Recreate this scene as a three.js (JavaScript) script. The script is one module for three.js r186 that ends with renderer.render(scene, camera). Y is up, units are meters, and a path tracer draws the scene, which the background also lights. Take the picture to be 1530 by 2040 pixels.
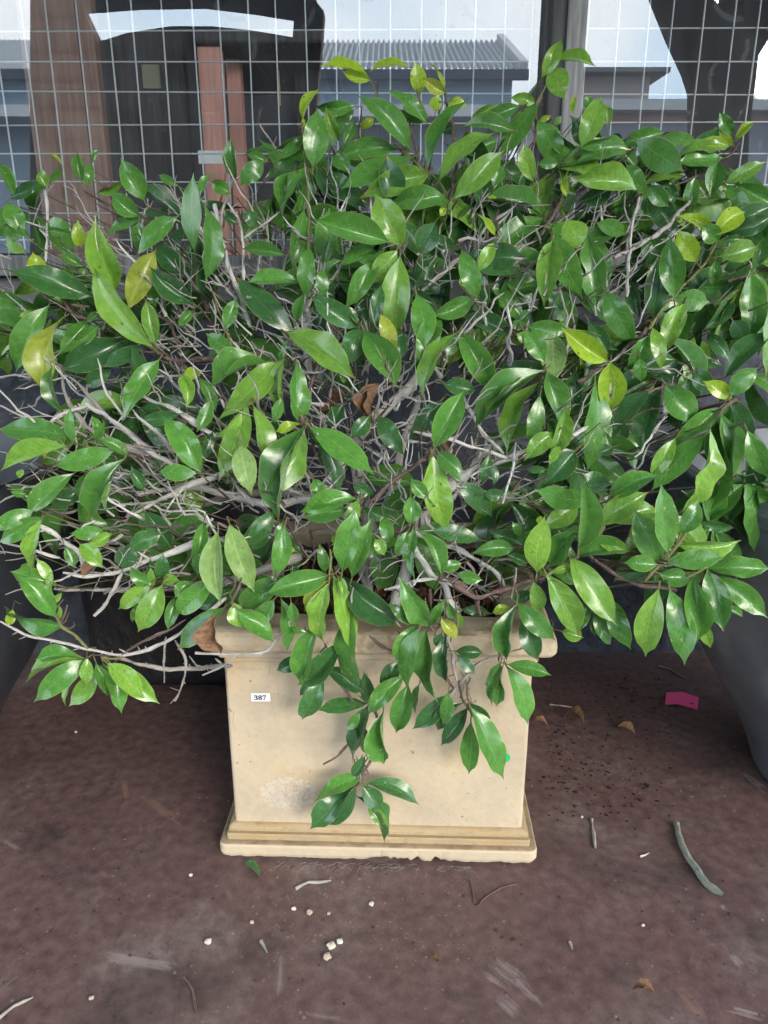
import * as THREE from 'three';
import { mergeGeometries } from 'three/addons/utils/BufferGeometryUtils.js';
import { RoundedBoxGeometry } from 'three/addons/geometries/RoundedBoxGeometry.js';
import { ImprovedNoise } from 'three/addons/math/ImprovedNoise.js';

// ---------- camera, sky, sun, exposure ----------
const CAM_H = 0.8255, PITCH = 18 * Math.PI / 180, F = 1532, CX = 765, CY = 1020;
const scene = new THREE.Scene();
const camera = new THREE.PerspectiveCamera(2 * Math.atan(1020 / F) * 180 / Math.PI, 768 / 1024, 0.05, 200);
camera.position.set(0, CAM_H, 0);
camera.rotation.set(-PITCH, 0, 0);
const renderer = new THREE.WebGLRenderer({ antialias: true });
renderer.setSize(768, 1024);
renderer.toneMapping = THREE.LinearToneMapping;
renderer.toneMappingExposure = 5.5;
renderer.shadowMap.enabled = true;
const SKY_LEVEL = 0.92;
const SUN_DIR = new THREE.Vector3(0.62, 0.42, 0.86).normalize();
const sun = new THREE.DirectionalLight(0xfff4e4, 1.25);
sun.position.copy(SUN_DIR).multiplyScalar(8).add(new THREE.Vector3(0, 0.3, -1));
sun.target.position.set(0, 0.3, -1);
sun.castShadow = true; sun.shadow.radius = 64; sun.shadow.mapSize.set(2048, 2048);
Object.assign(sun.shadow.camera, { left: -2, right: 2, top: 2, bottom: -2, near: 0.5, far: 20 });
scene.add(sun, sun.target);

// ---------- helpers ----------
const noise = new ImprovedNoise();
function rng(seed) { let s = seed | 0; return () => { s = (s + 0x6d2b79f5) | 0; let t = Math.imul(s ^ (s >>> 15), 1 | s); t = (t + Math.imul(t ^ (t >>> 7), 61 | t)) ^ t; return ((t ^ (t >>> 14)) >>> 0) / 4294967296; }; }
const R = rng(387);
const rr = (a, b) => a + (b - a) * R();
const fbm = (x, y, z = 0, o = 4) => { let v = 0, a = 0.5; for (let i = 0; i < o; i++) { v += a * noise.noise(x, y, z + i * 7.3); x *= 2.03; y *= 2.03; a *= 0.5; } return v; };
const clamp = (x, a, b) => Math.min(b, Math.max(a, x));
const lerp = (a, b, t) => a + (b - a) * t;
const sm = (a, b, x) => { const t = clamp((x - a) / (b - a), 0, 1); return t * t * (3 - 2 * t); };
const V = (x, y, z) => new THREE.Vector3(x, y, z);
const S = Math.sin(PITCH), C = Math.cos(PITCH);
// a point of the photograph (its own pixels) at a real distance: on the plane z, on the floor, or on height y
const dirOf = (px, py) => { const u = (px - CX) / F, v = (py - CY) / F; return V(u, -S - v * C, -C + v * S); };
const P = (px, py, z) => { const d = dirOf(px, py); return d.multiplyScalar(z / d.z).add(V(0, CAM_H, 0)); };
const onY = (px, py, y = 0) => { const d = dirOf(px, py); return d.multiplyScalar((y - CAM_H) / d.y).add(V(0, CAM_H, 0)); };
const toSRGB = (c) => c <= 0.0031308 ? c * 12.92 : 1.055 * Math.pow(c, 1 / 2.4) - 0.055;
const css = (r, g, b, a = 1) => `rgba(${[r, g, b].map((c) => Math.round(255 * toSRGB(clamp(c, 0, 1)))).join(',')},${a})`;

const taken = {};
function numbered(name) { const n = taken[name] = (taken[name] ?? -1) + 1; return n ? `${name}_${String(n).padStart(3, '0')}` : name; }
function shade(o) { o.traverse((m) => { if (m.isMesh) { m.castShadow = true; m.receiveShadow = true; } }); return o; }
function mesh(name, geo, mat, parent) { const m = new THREE.Mesh(geo, mat); m.name = name; m.castShadow = m.receiveShadow = true; if (parent) parent.add(m); return m; }
function tag(o, label, category, group, kind) { if (label) o.userData.label = label; if (category) o.userData.category = category; if (group) o.userData.group = group; if (kind) o.userData.kind = kind; return o; }
function thing(name, label, category, pos = [0, 0, 0], group) { const g = new THREE.Group(); g.name = numbered(name); g.position.set(...pos); scene.add(g); return tag(g, label, category, group); }
function single(name, geo, mat, label, category, group) { const m = mesh(numbered(name), geo, mat, scene); return tag(m, label, category, group); }
function struct(name, geo, mat, label) { const m = mesh(numbered(name), geo, mat, scene); return tag(m, label, null, null, 'structure'); }
function box(x0, x1, y0, y1, z0, z1, r = 0) {
  const g = r ? new RoundedBoxGeometry(x1 - x0, y1 - y0, z1 - z0, 2, r) : new THREE.BoxGeometry(x1 - x0, y1 - y0, z1 - z0);
  g.translate((x0 + x1) / 2, (y0 + y1) / 2, (z0 + z1) / 2);
  return metric(g);
}
// texture coordinates in metres, from the axis that each face looks along
function metric(g0) {
  const g = g0.index ? g0.toNonIndexed() : g0, p = g.attributes.position, uv = new Float32Array(p.count * 2);
  for (let i = 0; i < p.count; i += 3) {
    const a = V(0, 0, 0).fromBufferAttribute(p, i), b = V(0, 0, 0).fromBufferAttribute(p, i + 1), c = V(0, 0, 0).fromBufferAttribute(p, i + 2);
    const n = b.clone().sub(a).cross(c.clone().sub(a)), ax = Math.abs(n.x), ay = Math.abs(n.y), az = Math.abs(n.z);
    [a, b, c].forEach((q, k) => { const [s, t] = ay >= ax && ay >= az ? [q.x, -q.z] : ax > az ? [q.z, q.y] : [q.x, q.y]; uv[(i + k) * 2] = s; uv[(i + k) * 2 + 1] = t; });
  }
  g.setAttribute('uv', new THREE.BufferAttribute(uv, 2));
  return g;
}
// a data texture from fn(u, v) -> [r, g, b] in linear light (colour) or a grey value (height)
function dataTex(w, h, fn, { color = true, rep = [1, 1], wrap = THREE.RepeatWrapping } = {}) {
  const d = new Uint8Array(w * h * 4);
  for (let y = 0; y < h; y++) for (let x = 0; x < w; x++) {
    const c = fn((x + 0.5) / w, (y + 0.5) / h, x, y), i = (y * w + x) * 4;
    for (let k = 0; k < 3; k++) { const q = Array.isArray(c) ? c[k] : c; d[i + k] = Math.round(255 * clamp(color ? toSRGB(clamp(q, 0, 1)) : q, 0, 1)); }
    d[i + 3] = 255;
  }
  const t = new THREE.DataTexture(d, w, h);
  t.wrapS = t.wrapT = wrap; t.magFilter = THREE.LinearFilter; t.minFilter = THREE.LinearMipmapLinearFilter; t.generateMipmaps = true;
  if (color) t.colorSpace = THREE.SRGBColorSpace;
  t.repeat.set(...rep); t.needsUpdate = true;
  return t;
}
function canvasTex(w, h, draw, color = true) {
  const c = document.createElement('canvas'); c.width = w; c.height = h;
  draw(c.getContext('2d'), w, h);
  const t = new THREE.CanvasTexture(c); if (color) t.colorSpace = THREE.SRGBColorSpace;
  t.wrapS = t.wrapT = THREE.RepeatWrapping; return t;
}
// a tapered, slightly knobbly tube through points; radii at both ends
function tube(pts, r0, r1, { sides = 6, step = 0.012, knob = 0.18, kink = 0, seed = 0 } = {}) {
  const curve = new THREE.CatmullRomCurve3(pts, false, 'centripetal', 0.5), L = curve.getLength(), n = Math.max(2, Math.min(60, Math.ceil(L / step)));
  const fr = curve.computeFrenetFrames(n, false), pos = [], nor = [], uv = [], idx = [];
  for (let i = 0; i <= n; i++) {
    const t = i / n, c = curve.getPointAt(t), wob = kink * r0;
    c.x += wob * noise.noise(t * L * 40 + seed, 1.3, seed); c.y += wob * noise.noise(t * L * 40 + seed, 7.7, seed); 
    const r = lerp(r0, r1, t) * (1 + knob * noise.noise(t * L * 55, seed * 3.1, 0.5) * 2) * (i === n ? 0.55 : 1);
    for (let k = 0; k <= sides; k++) {
      const a = k / sides * Math.PI * 2, q = V(0, 0, 0).addScaledVector(fr.normals[i], Math.cos(a)).addScaledVector(fr.binormals[i], Math.sin(a));
      pos.push(c.x + q.x * r, c.y + q.y * r, c.z + q.z * r); nor.push(q.x, q.y, q.z); uv.push(k / sides * 0.06, t * L);
      if (i < n && k < sides) { const b = i * (sides + 1) + k, e = b + sides + 1; idx.push(b, b + 1, e, b + 1, e + 1, e); }
    }
  }
  for (const [ring, c] of [[0, pts[0]], [n, pts[pts.length - 1]]]) {   // closed ends
    const m = pos.length / 3; pos.push(c.x, c.y, c.z); const tn = fr.tangents[ring].clone().multiplyScalar(ring ? 1 : -1); nor.push(tn.x, tn.y, tn.z); uv.push(0, 0);
    for (let k = 0; k < sides; k++) { const b = ring * (sides + 1) + k; ring ? idx.push(b, b + 1, m) : idx.push(b + 1, b, m); }
  }
  const g = new THREE.BufferGeometry();
  g.setAttribute('position', new THREE.Float32BufferAttribute(pos, 3)); g.setAttribute('normal', new THREE.Float32BufferAttribute(nor, 3)); g.setAttribute('uv', new THREE.Float32BufferAttribute(uv, 2)); g.setIndex(idx);
  return g;
}

// ---------- sky ----------
{
  const w = 512, h = 256, d = new Float32Array(w * h * 4);
  for (let y = 0; y < h; y++) for (let x = 0; x < w; x++) {
    const el = (y + 0.5) / h * Math.PI - Math.PI / 2, az = (x + 0.5) / w * Math.PI * 2;
    const X = Math.cos(el) * Math.cos(az), Z = Math.cos(el) * Math.sin(az), Y = Math.sin(el);
    const c = sm(-0.22, 0.25, fbm(X * 2.2, Y * 4.5, Z * 2.2 + 3, 5) + 0.05), i = (y * w + x) * 4;
    const blue = [0.50, 0.72, 0.95], white = [0.95, 1.02, 1.08];
    for (let k = 0; k < 3; k++) d[i + k] = SKY_LEVEL * (Y < 0 ? [0.16, 0.15, 0.15][k] : lerp(blue[k], white[k], 0.22 + 0.78 * c));
    d[i + 3] = 1;
  }
  const sky = new THREE.DataTexture(d, w, h, THREE.RGBAFormat, THREE.FloatType);
  sky.mapping = THREE.EquirectangularReflectionMapping; sky.magFilter = THREE.LinearFilter; sky.needsUpdate = true;
  scene.background = sky; scene.environment = sky;
}

// ---------- surfaces ----------
const std = (o) => new THREE.MeshStandardMaterial({ side: THREE.DoubleSide, ...o });
const phys = (o) => new THREE.MeshPhysicalMaterial({ side: THREE.DoubleSide, ...o });
const lin = (r, g, b) => new THREE.Color().setRGB(r, g, b);

const GLASS_Z = -1.60, WALL_Z = -1.53;

// floor: worn maroon paint on concrete, with scuffs, scrapes and dirt where the photograph shows them
const FLOOR = { x0: -1.2, z0: -1.8, size: 2.4 };           // the sheet of paint that the texture covers once
const floorUV = (p) => [(p.x - FLOOR.x0) / FLOOR.size, 1 - (p.z - FLOOR.z0) / FLOOR.size];
const floorMaps = (() => {
  const N = 2048, cv = document.createElement('canvas'); cv.width = cv.height = N;
  const g = cv.getContext('2d'), im = g.createImageData(N, N), r = rng(11);
  for (let y = 0; y < N; y++) for (let x = 0; x < N; x++) {
    const u = x / N * FLOOR.size, v = y / N * FLOOR.size;
    const big = fbm(u * 2.2, v * 2.2, 1, 3), mid = fbm(u * 9, v * 9, 4, 4), fine = fbm(u * 60, v * 60, 8, 3), grit = r() - 0.5;
    const wear = sm(0.02, 0.34, big * 0.6 + mid * 0.55), stain = sm(0.08, 0.4, fbm(u * 5 + 9, v * 7, 3, 4));
    const red = sm(0.0, 0.4, fbm(u * 3.4 + 31, v * 3.4, 5, 3));
    let c = [0.112, 0.068, 0.065];
    c = c.map((q, k) => lerp(q, [0.162, 0.122, 0.116][k], wear * 0.75));
    c = c.map((q, k) => lerp(q, [0.115, 0.056, 0.058][k], red * 0.5));
    c = c.map((q, k) => lerp(q, [0.052, 0.036, 0.036][k], stain * 0.6));
    const f = 1 + fine * 0.75 + grit * 0.34;
    const i = (y * N + x) * 4;
    for (let k = 0; k < 3; k++) im.data[i + k] = 255 * toSRGB(clamp(c[k] * f, 0, 1));
    im.data[i + 3] = 255;
  }
  g.putImageData(im, 0, 0);
  const q = (px, py) => { const p = onY(px, py); const [u, v] = floorUV(p); return [u * N, (1 - v) * N]; };
  // a scrape: many fine parallel hairs along the stroke
  const scrape = (x0, y0, x1, y1, w, col, a, hairs = 14) => {
    const [ax, ay] = q(x0, y0), [bx, by] = q(x1, y1), nx = -(by - ay), ny = bx - ax, l = Math.hypot(nx, ny) || 1, W = w / 1532 * 1.3 / FLOOR.size * N;
    for (let i = 0; i < hairs; i++) {
      const o = (r() - 0.5) * W, s = r() * 0.35, e = 0.65 + r() * 0.35; g.strokeStyle = css(...col, a * 0.45 * (0.2 + r() * 0.75)); g.lineWidth = 0.8 + r() * 2.2;
      g.beginPath(); g.moveTo(lerp(ax, bx, s) + nx / l * o, lerp(ay, by, s) + ny / l * o);
      g.lineTo(lerp(ax, bx, (s + e) / 2) + nx / l * (o + (r() - 0.5) * W * 0.5), lerp(ay, by, (s + e) / 2) + ny / l * (o + (r() - 0.5) * 2)); g.lineTo(lerp(ax, bx, e) + nx / l * o, lerp(ay, by, e) + ny / l * o); g.stroke();
    }
  };
  const pale = [0.32, 0.29, 0.28], rust = [0.24, 0.13, 0.10], grey = [0.36, 0.36, 0.38];
  for (const s of [[205, 1905, 350, 1930, 16, pale, 0.5, 26], [300, 1895, 350, 1935, 20, pale, 0.35, 18], [245, 1550, 255, 1600, 9, rust, 0.8, 16], [270, 1575, 365, 1645, 16, rust, 0.5, 22], [140, 1590, 190, 1575, 9, rust, 0.45, 12],
    [50, 1545, 120, 1535, 22, rust, 0.3, 18], [100, 1490, 165, 1500, 20, rust, 0.25, 14], [0, 1670, 45, 1695, 9, pale, 0.4, 12], [200, 1735, 220, 1750, 6, rust, 0.5, 8], [245, 1770, 275, 1785, 6, rust, 0.5, 8],
    [560, 1900, 552, 1990, 12, pale, 0.4, 22], [980, 1915, 1045, 1965, 26, grey, 0.45, 28], [955, 1935, 1010, 1970, 10, grey, 0.5, 12], [1025, 1950, 1080, 2005, 8, grey, 0.45, 10], [990, 1980, 1040, 2030, 18, grey, 0.45, 20],
    [1345, 1958, 1410, 2040, 14, rust, 0.5, 22], [1450, 1895, 1482, 1930, 12, grey, 0.5, 14], [1445, 2008, 1525, 2030, 10, grey, 0.55, 14], [1480, 1540, 1530, 1580, 18, grey, 0.4, 18], [1320, 1560, 1360, 1550, 8, grey, 0.3, 8],
    [1440, 1800, 1445, 1815, 7, grey, 0.5, 8], [1340, 1620, 1365, 1620, 9, pale, 0.35, 8], [1170, 1515, 1195, 1518, 4, pale, 0.5, 6], [1380, 1930, 1395, 1890, 16, pale, 0.15, 14], [1080, 1760, 1130, 1755, 20, pale, 0.15, 14],
    [860, 2010, 960, 2040, 40, rust, 0.25, 24], [740, 1720, 790, 1700, 20, grey, 0.2, 16], [600, 2020, 700, 2035, 8, pale, 0.3, 10], [440, 1740, 470, 1790, 50, grey, 0.12, 26], [1470, 1720, 1530, 1730, 20, pale, 0.12, 16]]) scrape(...s);
  for (let i = 0; i < 140; i++) { const x = r() * N, y = r() * N, a = r() * 6.28, l = 8 + r() * 60; g.strokeStyle = css(...(r() < 0.6 ? pale : rust), 0.06 + r() * 0.2); g.lineWidth = 0.6 + r() * 1.4; g.beginPath(); g.moveTo(x, y); g.quadraticCurveTo(x + Math.cos(a) * l * 0.5 + r() * 8, y + Math.sin(a) * l * 0.5, x + Math.cos(a) * l, y + Math.sin(a) * l); g.stroke(); }
  const dot = (x, y, s, c, a) => { g.fillStyle = css(...c, a); g.beginPath(); for (let k = 0; k < 7; k++) { const t = k / 7 * 6.283, d = s * (0.5 + r() * 0.8); g.lineTo(x + Math.cos(t) * d, y + Math.sin(t) * d); } g.fill(); };
  for (let i = 0; i < 6500; i++) dot(r() * N, r() * N, 0.5 + r() * r() * 2.6, [0.02, 0.014, 0.014], 0.25 + r() * 0.5);
  for (let i = 0; i < 3600; i++) dot(r() * N, r() * N, 0.5 + r() * 1.1, [0.42, 0.36, 0.32], 0.2 + r() * 0.5);
  for (let i = 0; i < 420; i++) { const [x, y] = q(1090 + r() * 260 - r() * r() * 60, 1370 + Math.pow(r(), 1.5) * 270); dot(x, y, 0.7 + r() * r() * r() * 6, [0.014, 0.010, 0.010], 0.45 + r() * 0.45); }
  for (let i = 0; i < 700; i++) { const [x, y] = q(520 + r() * 420, 1725 + Math.pow(r(), 1.6) * 190); dot(x, y, 0.4 + r() * r() * 1.5, [0.38, 0.32, 0.26], 0.15 + r() * 0.4); }
  for (let i = 0; i < 60; i++) dot(r() * N, r() * N, 5 + r() * 14, [0.03, 0.02, 0.02], 0.16);
  const t = new THREE.CanvasTexture(cv); t.colorSpace = THREE.SRGBColorSpace; t.wrapS = t.wrapT = THREE.MirroredRepeatWrapping;
  const b = dataTex(512, 512, (u, v) => 0.5 + fbm(u * 14, v * 14, 2, 4) * 0.6 + fbm(u * 90, v * 90, 5, 2) * 0.5, { color: false });
  const ro = dataTex(512, 512, (u, v) => 0.62 + fbm(u * 9, v * 9, 6, 4) * 0.5, { color: false });
  return { t, b, ro };
})();
{
  const g = new THREE.PlaneGeometry(7, 3.3, 1, 1); g.rotateX(-Math.PI / 2); g.translate(0, 0, -0.05);
  const p = g.attributes.position, uv = g.attributes.uv;
  for (let i = 0; i < p.count; i++) uv.setXY(i, ...floorUV(V(p.getX(i), 0, p.getZ(i))));
  const slab = struct('floor', g, std({ map: floorMaps.t, bumpMap: floorMaps.b, bumpScale: 0.0015, roughnessMap: floorMaps.ro, roughness: 1 }));
  slab.position.y = 0;
  const conc = std({ color: lin(0.22, 0.21, 0.2), roughness: 0.9 });
  struct('floor_edge', box(-3.5, 3.5, -0.6, -0.004, 1.45, 1.54), conc);
  const rd = new THREE.PlaneGeometry(120, 80); rd.rotateX(-Math.PI / 2); rd.translate(0, -0.6, 41.5);
  struct('road', rd, std({ color: lin(0.07, 0.07, 0.072), roughness: 0.95 }));
}

// low rendered wall under the window
const wallTex = dataTex(512, 512, (u, v) => { const n = fbm(u * 6, v * 6, 3, 5), f = fbm(u * 40, v * 40, 1, 3); const k = 1 + n * 0.7 + f * 0.35; return [0.046 * k, 0.054 * k, 0.068 * k]; });
const wallBump = dataTex(512, 512, (u, v) => 0.5 + fbm(u * 11, v * 11, 9, 5) * 0.9, { color: false });
for (const t of [wallTex, wallBump]) { t.wrapS = t.wrapT = THREE.MirroredRepeatWrapping; t.repeat.set(1.4, 1.4); }
const wallMat = std({ map: wallTex, bumpMap: wallBump, bumpScale: 0.012, roughness: 0.75 });
{
  const w = thing('rendered_wall', 'low dark blue-grey rough rendered wall behind the shrub, under the window', 'wall', [0, 0, 0]);
  const g = new THREE.PlaneGeometry(7, 0.745, 200, 40); g.translate(0, 0.3725, WALL_Z);
  const p = g.attributes.position; for (let i = 0; i < p.count; i++) p.setZ(i, p.getZ(i) + 0.010 * fbm(p.getX(i) * 9, p.getY(i) * 9, 2, 3)); g.computeVertexNormals(); metricUV(g);
  mesh('render_face', g, wallMat, w);
  mesh('wall_core', box(-3.5, 3.5, 0, 0.74, WALL_Z - 0.22, WALL_Z - 0.012), wallMat, w);
}
function metricUV(g) { const p = g.attributes.position, uv = g.attributes.uv; for (let i = 0; i < p.count; i++) uv.setXY(i, p.getX(i), p.getY(i)); }

// weathered grey timber
function timberTex(base, contrast, seed, freq = 26) { const t = dataTex(256, 512, (u, v) => { const s = fbm(u * freq, v * 2.2, seed, 4), k = 1 + s * contrast + fbm(u * 80, v * 9, seed + 3, 2) * contrast * 0.6 + fbm(u * 3, v * 3, seed + 9, 3) * 0.4; return base.map((c) => c * k); }); t.wrapS = t.wrapT = THREE.MirroredRepeatWrapping; t.repeat.set(4, 2); return t; }
const greyTimber = std({ map: timberTex([0.22, 0.22, 0.215], 0.9, 2), bumpMap: timberTex([0.3, 0.3, 0.3], 1.2, 2), bumpScale: 0.002, roughness: 0.85 });
const darkTimber = std({ map: timberTex([0.07, 0.072, 0.072], 0.8, 5), roughness: 0.8 });
const brownTimber = std({ map: timberTex([0.25, 0.165, 0.135], 0.6, 7), roughness: 0.85 });
const pinkTimber = std({ map: timberTex([0.60, 0.31, 0.25], 0.4, 12), roughness: 0.7 });
const nearBlack = std({ map: timberTex([0.05, 0.047, 0.05], 0.9, 15), roughness: 0.8 });
const greyPaint = std({ color: lin(0.15, 0.15, 0.15), roughness: 0.7 });

// ---------- window: frame, panes and the welded wire mesh behind the glass ----------
const SILL_Y = 0.842;
{
  const w = thing('window', 'large shop window with grey timber mullion and welded wire mesh behind its glass', 'window', [0, 0, 0]);
  const mx0 = P(1077, 300, -1.55).x, mx1 = P(1157, 300, -1.55).x;
  const mu = mesh('mullion', box(mx0, mx1, SILL_Y - 0.002, 2.42, -1.60 - 0.03, -1.57, 0.003), darkTimber, w);
  mesh('mullion_face', box(mx0 + 0.010, mx0 + 0.034, SILL_Y + 0.002, 2.41, -1.575, -1.553, 0.002), darkTimber, mu);
  mesh('mullion_bead', box(mx0 + 0.0345, mx1 - 0.006, SILL_Y + 0.002, 2.405, -1.575, -1.545, 0.002), greyTimber, mu);
  mesh('sill', box(-3.5, 3.5, 0.80, 0.838, -1.70, -1.515, 0.004), greyTimber, w);
  mesh('sill_apron', box(-3.5, 3.5, 0.748, 0.797, -1.70, -1.545), greyPaint, w);
  const glass = () => phys({ color: 0xffffff, transmission: 1, thickness: 0, roughness: 0.0, ior: GLASS_IOR, metalness: 0 });
  const pane = (x0, x1) => { const g = new THREE.PlaneGeometry(x1 - x0, 2.42 - SILL_Y); g.translate((x0 + x1) / 2, (2.42 + SILL_Y) / 2, GLASS_Z); return mesh('pane', g, glassMat, w); };
  const GLASS_IOR = 2.4, glassMat = glass();
  // dust and wiped smears lying on the glass
  const smear = canvasTex(1024, 1024, (g, W, H) => {
    const im = g.createImageData(W, H), r = rng(77);
    for (let y = 0; y < H; y++) for (let x = 0; x < W; x++) { const u = x / W, v = y / H, n = 0.026 + 0.045 * fbm(u * 7, v * 7, 2, 4) + 0.03 * fbm(u * 60, v * 8, 5, 3) + (r() - 0.5) * 0.02, i = (y * W + x) * 4; im.data[i] = im.data[i + 1] = im.data[i + 2] = 255 * clamp(n, 0, 1); im.data[i + 3] = 255; }
    g.putImageData(im, 0, 0);
    for (let i = 0; i < 90; i++) { const x = r() * W, y = r() * H, a = r() * 6.28, l = 10 + r() * 70; g.strokeStyle = `rgba(255,255,255,${0.02 + r() * 0.045})`; g.lineWidth = 1 + r() * 9; g.beginPath(); g.moveTo(x, y); g.quadraticCurveTo(x + Math.cos(a + 0.6) * l * 0.6, y + Math.sin(a + 0.6) * l * 0.6, x + Math.cos(a) * l, y + Math.sin(a) * l); g.stroke(); }
    for (let i = 0; i < 500; i++) { g.fillStyle = `rgba(255,255,255,${0.1 + r() * 0.4})`; g.fillRect(r() * W, r() * H, 1 + r() * 1.5, 1 + r() * 1.5); }
  }, false);
  const dustMat = std({ color: lin(0.62, 0.66, 0.68), roughness: 1, transparent: true, alphaMap: smear, depthWrite: false });
  for (const [x0, x1] of [[-3.5, mx0 + 0.004], [mx1 - 0.004, 3.5]]) { const p = pane(x0, x1), g = p.geometry.clone(); g.translate(0, 0, 0.0015); const q = g.attributes.position, t = g.attributes.uv; for (let i = 0; i < q.count; i++) t.setXY(i, q.getX(i) / 0.9, q.getY(i) / 0.9); mesh('dust_film', g, dustMat, p); }
  // mesh: 52.5 mm squares
  const wireMat = std({ color: lin(0.46, 0.52, 0.53), roughness: 0.55, metalness: 0.2 }), s = 0.0525, zw = -1.63;
  const vw = new THREE.CylinderGeometry(0.0016, 0.0016, 1.56, 6), hw = new THREE.CylinderGeometry(0.0016, 0.0016, 3.0, 6); hw.rotateZ(Math.PI / 2);
  for (let i = -15; i <= 15; i++) { const m = mesh('wire', vw, wireMat, w); m.position.set(i * s + 0.012 + 0.0030 * Math.sin(i * 2.3), 1.63, zw); m.rotation.z = 0.007 * Math.sin(i * 1.7); }
  for (let i = 0; i < 12; i++) { const m = mesh('wire', hw, wireMat, w); m.position.set(0, 0.868 + i * s, zw - 0.0034); m.rotation.z = 0.005 * Math.sin(i * 2.1); }
}
// the room behind the glass, kept to what shows through
{
  const rm = std({ color: lin(0.10, 0.10, 0.105), roughness: 0.95 });
  struct('room_back_wall', box(-3.5, 3.5, 0, 2.5, -4.2, -4.1), std({ color: lin(0.10, 0.10, 0.11), roughness: 0.9 }));
  struct('room_floor', box(-3.5, 3.5, 0.02, 0.12, -4.1, -1.76), rm);
  struct('room_ceiling', box(-3.5, 3.5, 2.43, 2.52, -4.1, -1.64), rm);
  struct('room_side_wall', box(-3.6, -3.5, 0, 2.52, -4.2, -1.5), rm);
  struct('room_side_wall', box(3.5, 3.6, 0, 2.52, -4.2, -1.5), rm);
  const at = (x0, x1, y0, y1, z, d, r = 0.002) => { const a = P(x0, y1, z), b = P(x1, y0, z); return box(P(x0, (y0 + y1) / 2, z).x, P(x1, (y0 + y1) / 2, z).x, a.y, b.y, z - d, z, r); };
  const post = thing('timber_board', 'upright brown timber boards standing behind the wire mesh on the left', 'board', [0, 0, 0]);
  const bz = -1.70, bx0 = P(55, 200, bz).x, bx1 = P(167, 200, bz).x, bx2 = P(200, 200, bz).x;
  mesh('plank', box(bx0, bx1, 0.12, 2.2, bz - 0.03, bz, 0.002), brownTimber, post);
  mesh('plank', box(bx1 + 0.002, bx2, 0.12, 2.2, bz - 0.032, bz - 0.002, 0.002), brownTimber, post);
  const cab = thing('cabinet', 'pink timber cabinet with a dark rounded top inside the window', 'cabinet', [0, 0, 0]);
  const cz = -1.80, top = P(500, 75, cz).y;
  mesh('top', box(P(388, 75, cz).x, P(660, 75, cz).x, top - 0.014, top + 0.012, cz - 0.5, cz + 0.02, 0.008), darkTimber, cab);
  mesh('leg', box(P(402, 250, cz).x, P(447, 250, cz).x, 0.12, top - 0.015, cz - 0.04, cz, 0.003), pinkTimber, cab);
  mesh('leg', box(P(456, 250, cz - 0.1).x, P(484, 250, cz - 0.1).x, 0.12, top - 0.015, cz - 0.14, cz - 0.1, 0.003), pinkTimber, cab);
  mesh('side_panel', box(P(590, 250, cz - 0.2).x, P(650, 250, cz - 0.2).x, 0.12, top - 0.015, cz - 0.45, cz - 0.2, 0.003), nearBlack, cab);
  const panel = thing('dark_interior_sheet', 'near-black sheet added for the dark interior between brown boards and pink cabinet', 'board', [0, 0, 0]);  // near-black sheet put in for the darkness of the room
  mesh('board', box(P(190, 200, -1.95).x, P(372, 200, -1.95).x, 0.12, P(280, 60, -1.95).y, -1.98, -1.95, 0.002), nearBlack, panel);
  single('rag', at(283, 318, 128, 176, -1.93, 0.006), std({ color: lin(0.30, 0.30, 0.20), roughness: 0.9 }), 'pale olive cloth hanging on the dark sheet inside the window', 'cloth');
  single('yellow_strip', at(552, 558, 140, 210, -1.95, 0.006, 0.001), std({ color: lin(0.5, 0.45, 0.2), roughness: 0.7 }), 'thin yellowish upright strip inside the cabinet behind the mesh', 'strip');
  single('paper_sheet', at(395, 470, 300, 326, -1.69, 0.002, 0), std({ color: lin(0.6, 0.66, 0.68), roughness: 0.7 }), 'small pale blue-white sheet against the pink cabinet leg', 'paper');
}
// unseen verandah roof, added and sized to cut light from above; the upper wall
{
  const v = thing('added_roof', 'flat unseen verandah roof, added above the window to cut light from above', 'roof', [0, 0, 0]);
  const m = std({ color: lin(0.12, 0.115, 0.11), roughness: 0.9 });
  mesh('ceiling', box(-3.6, 3.6, 2.55, 2.62, -1.75, ROOF_Z()), m, v);
  mesh('fascia', box(-3.6, 3.6, 2.42, 2.70, ROOF_Z() + 0.002, ROOF_Z() + 0.03), m, v);
  const u = thing('upper_wall', 'strip of wall over the window, out of the picture', 'wall', [0, 0, 0]);
  mesh('lintel', box(-3.6, 3.6, 2.425, 2.546, -1.62, -1.55), m, u);
}
function ROOF_Z() { return 2.0; }
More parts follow.
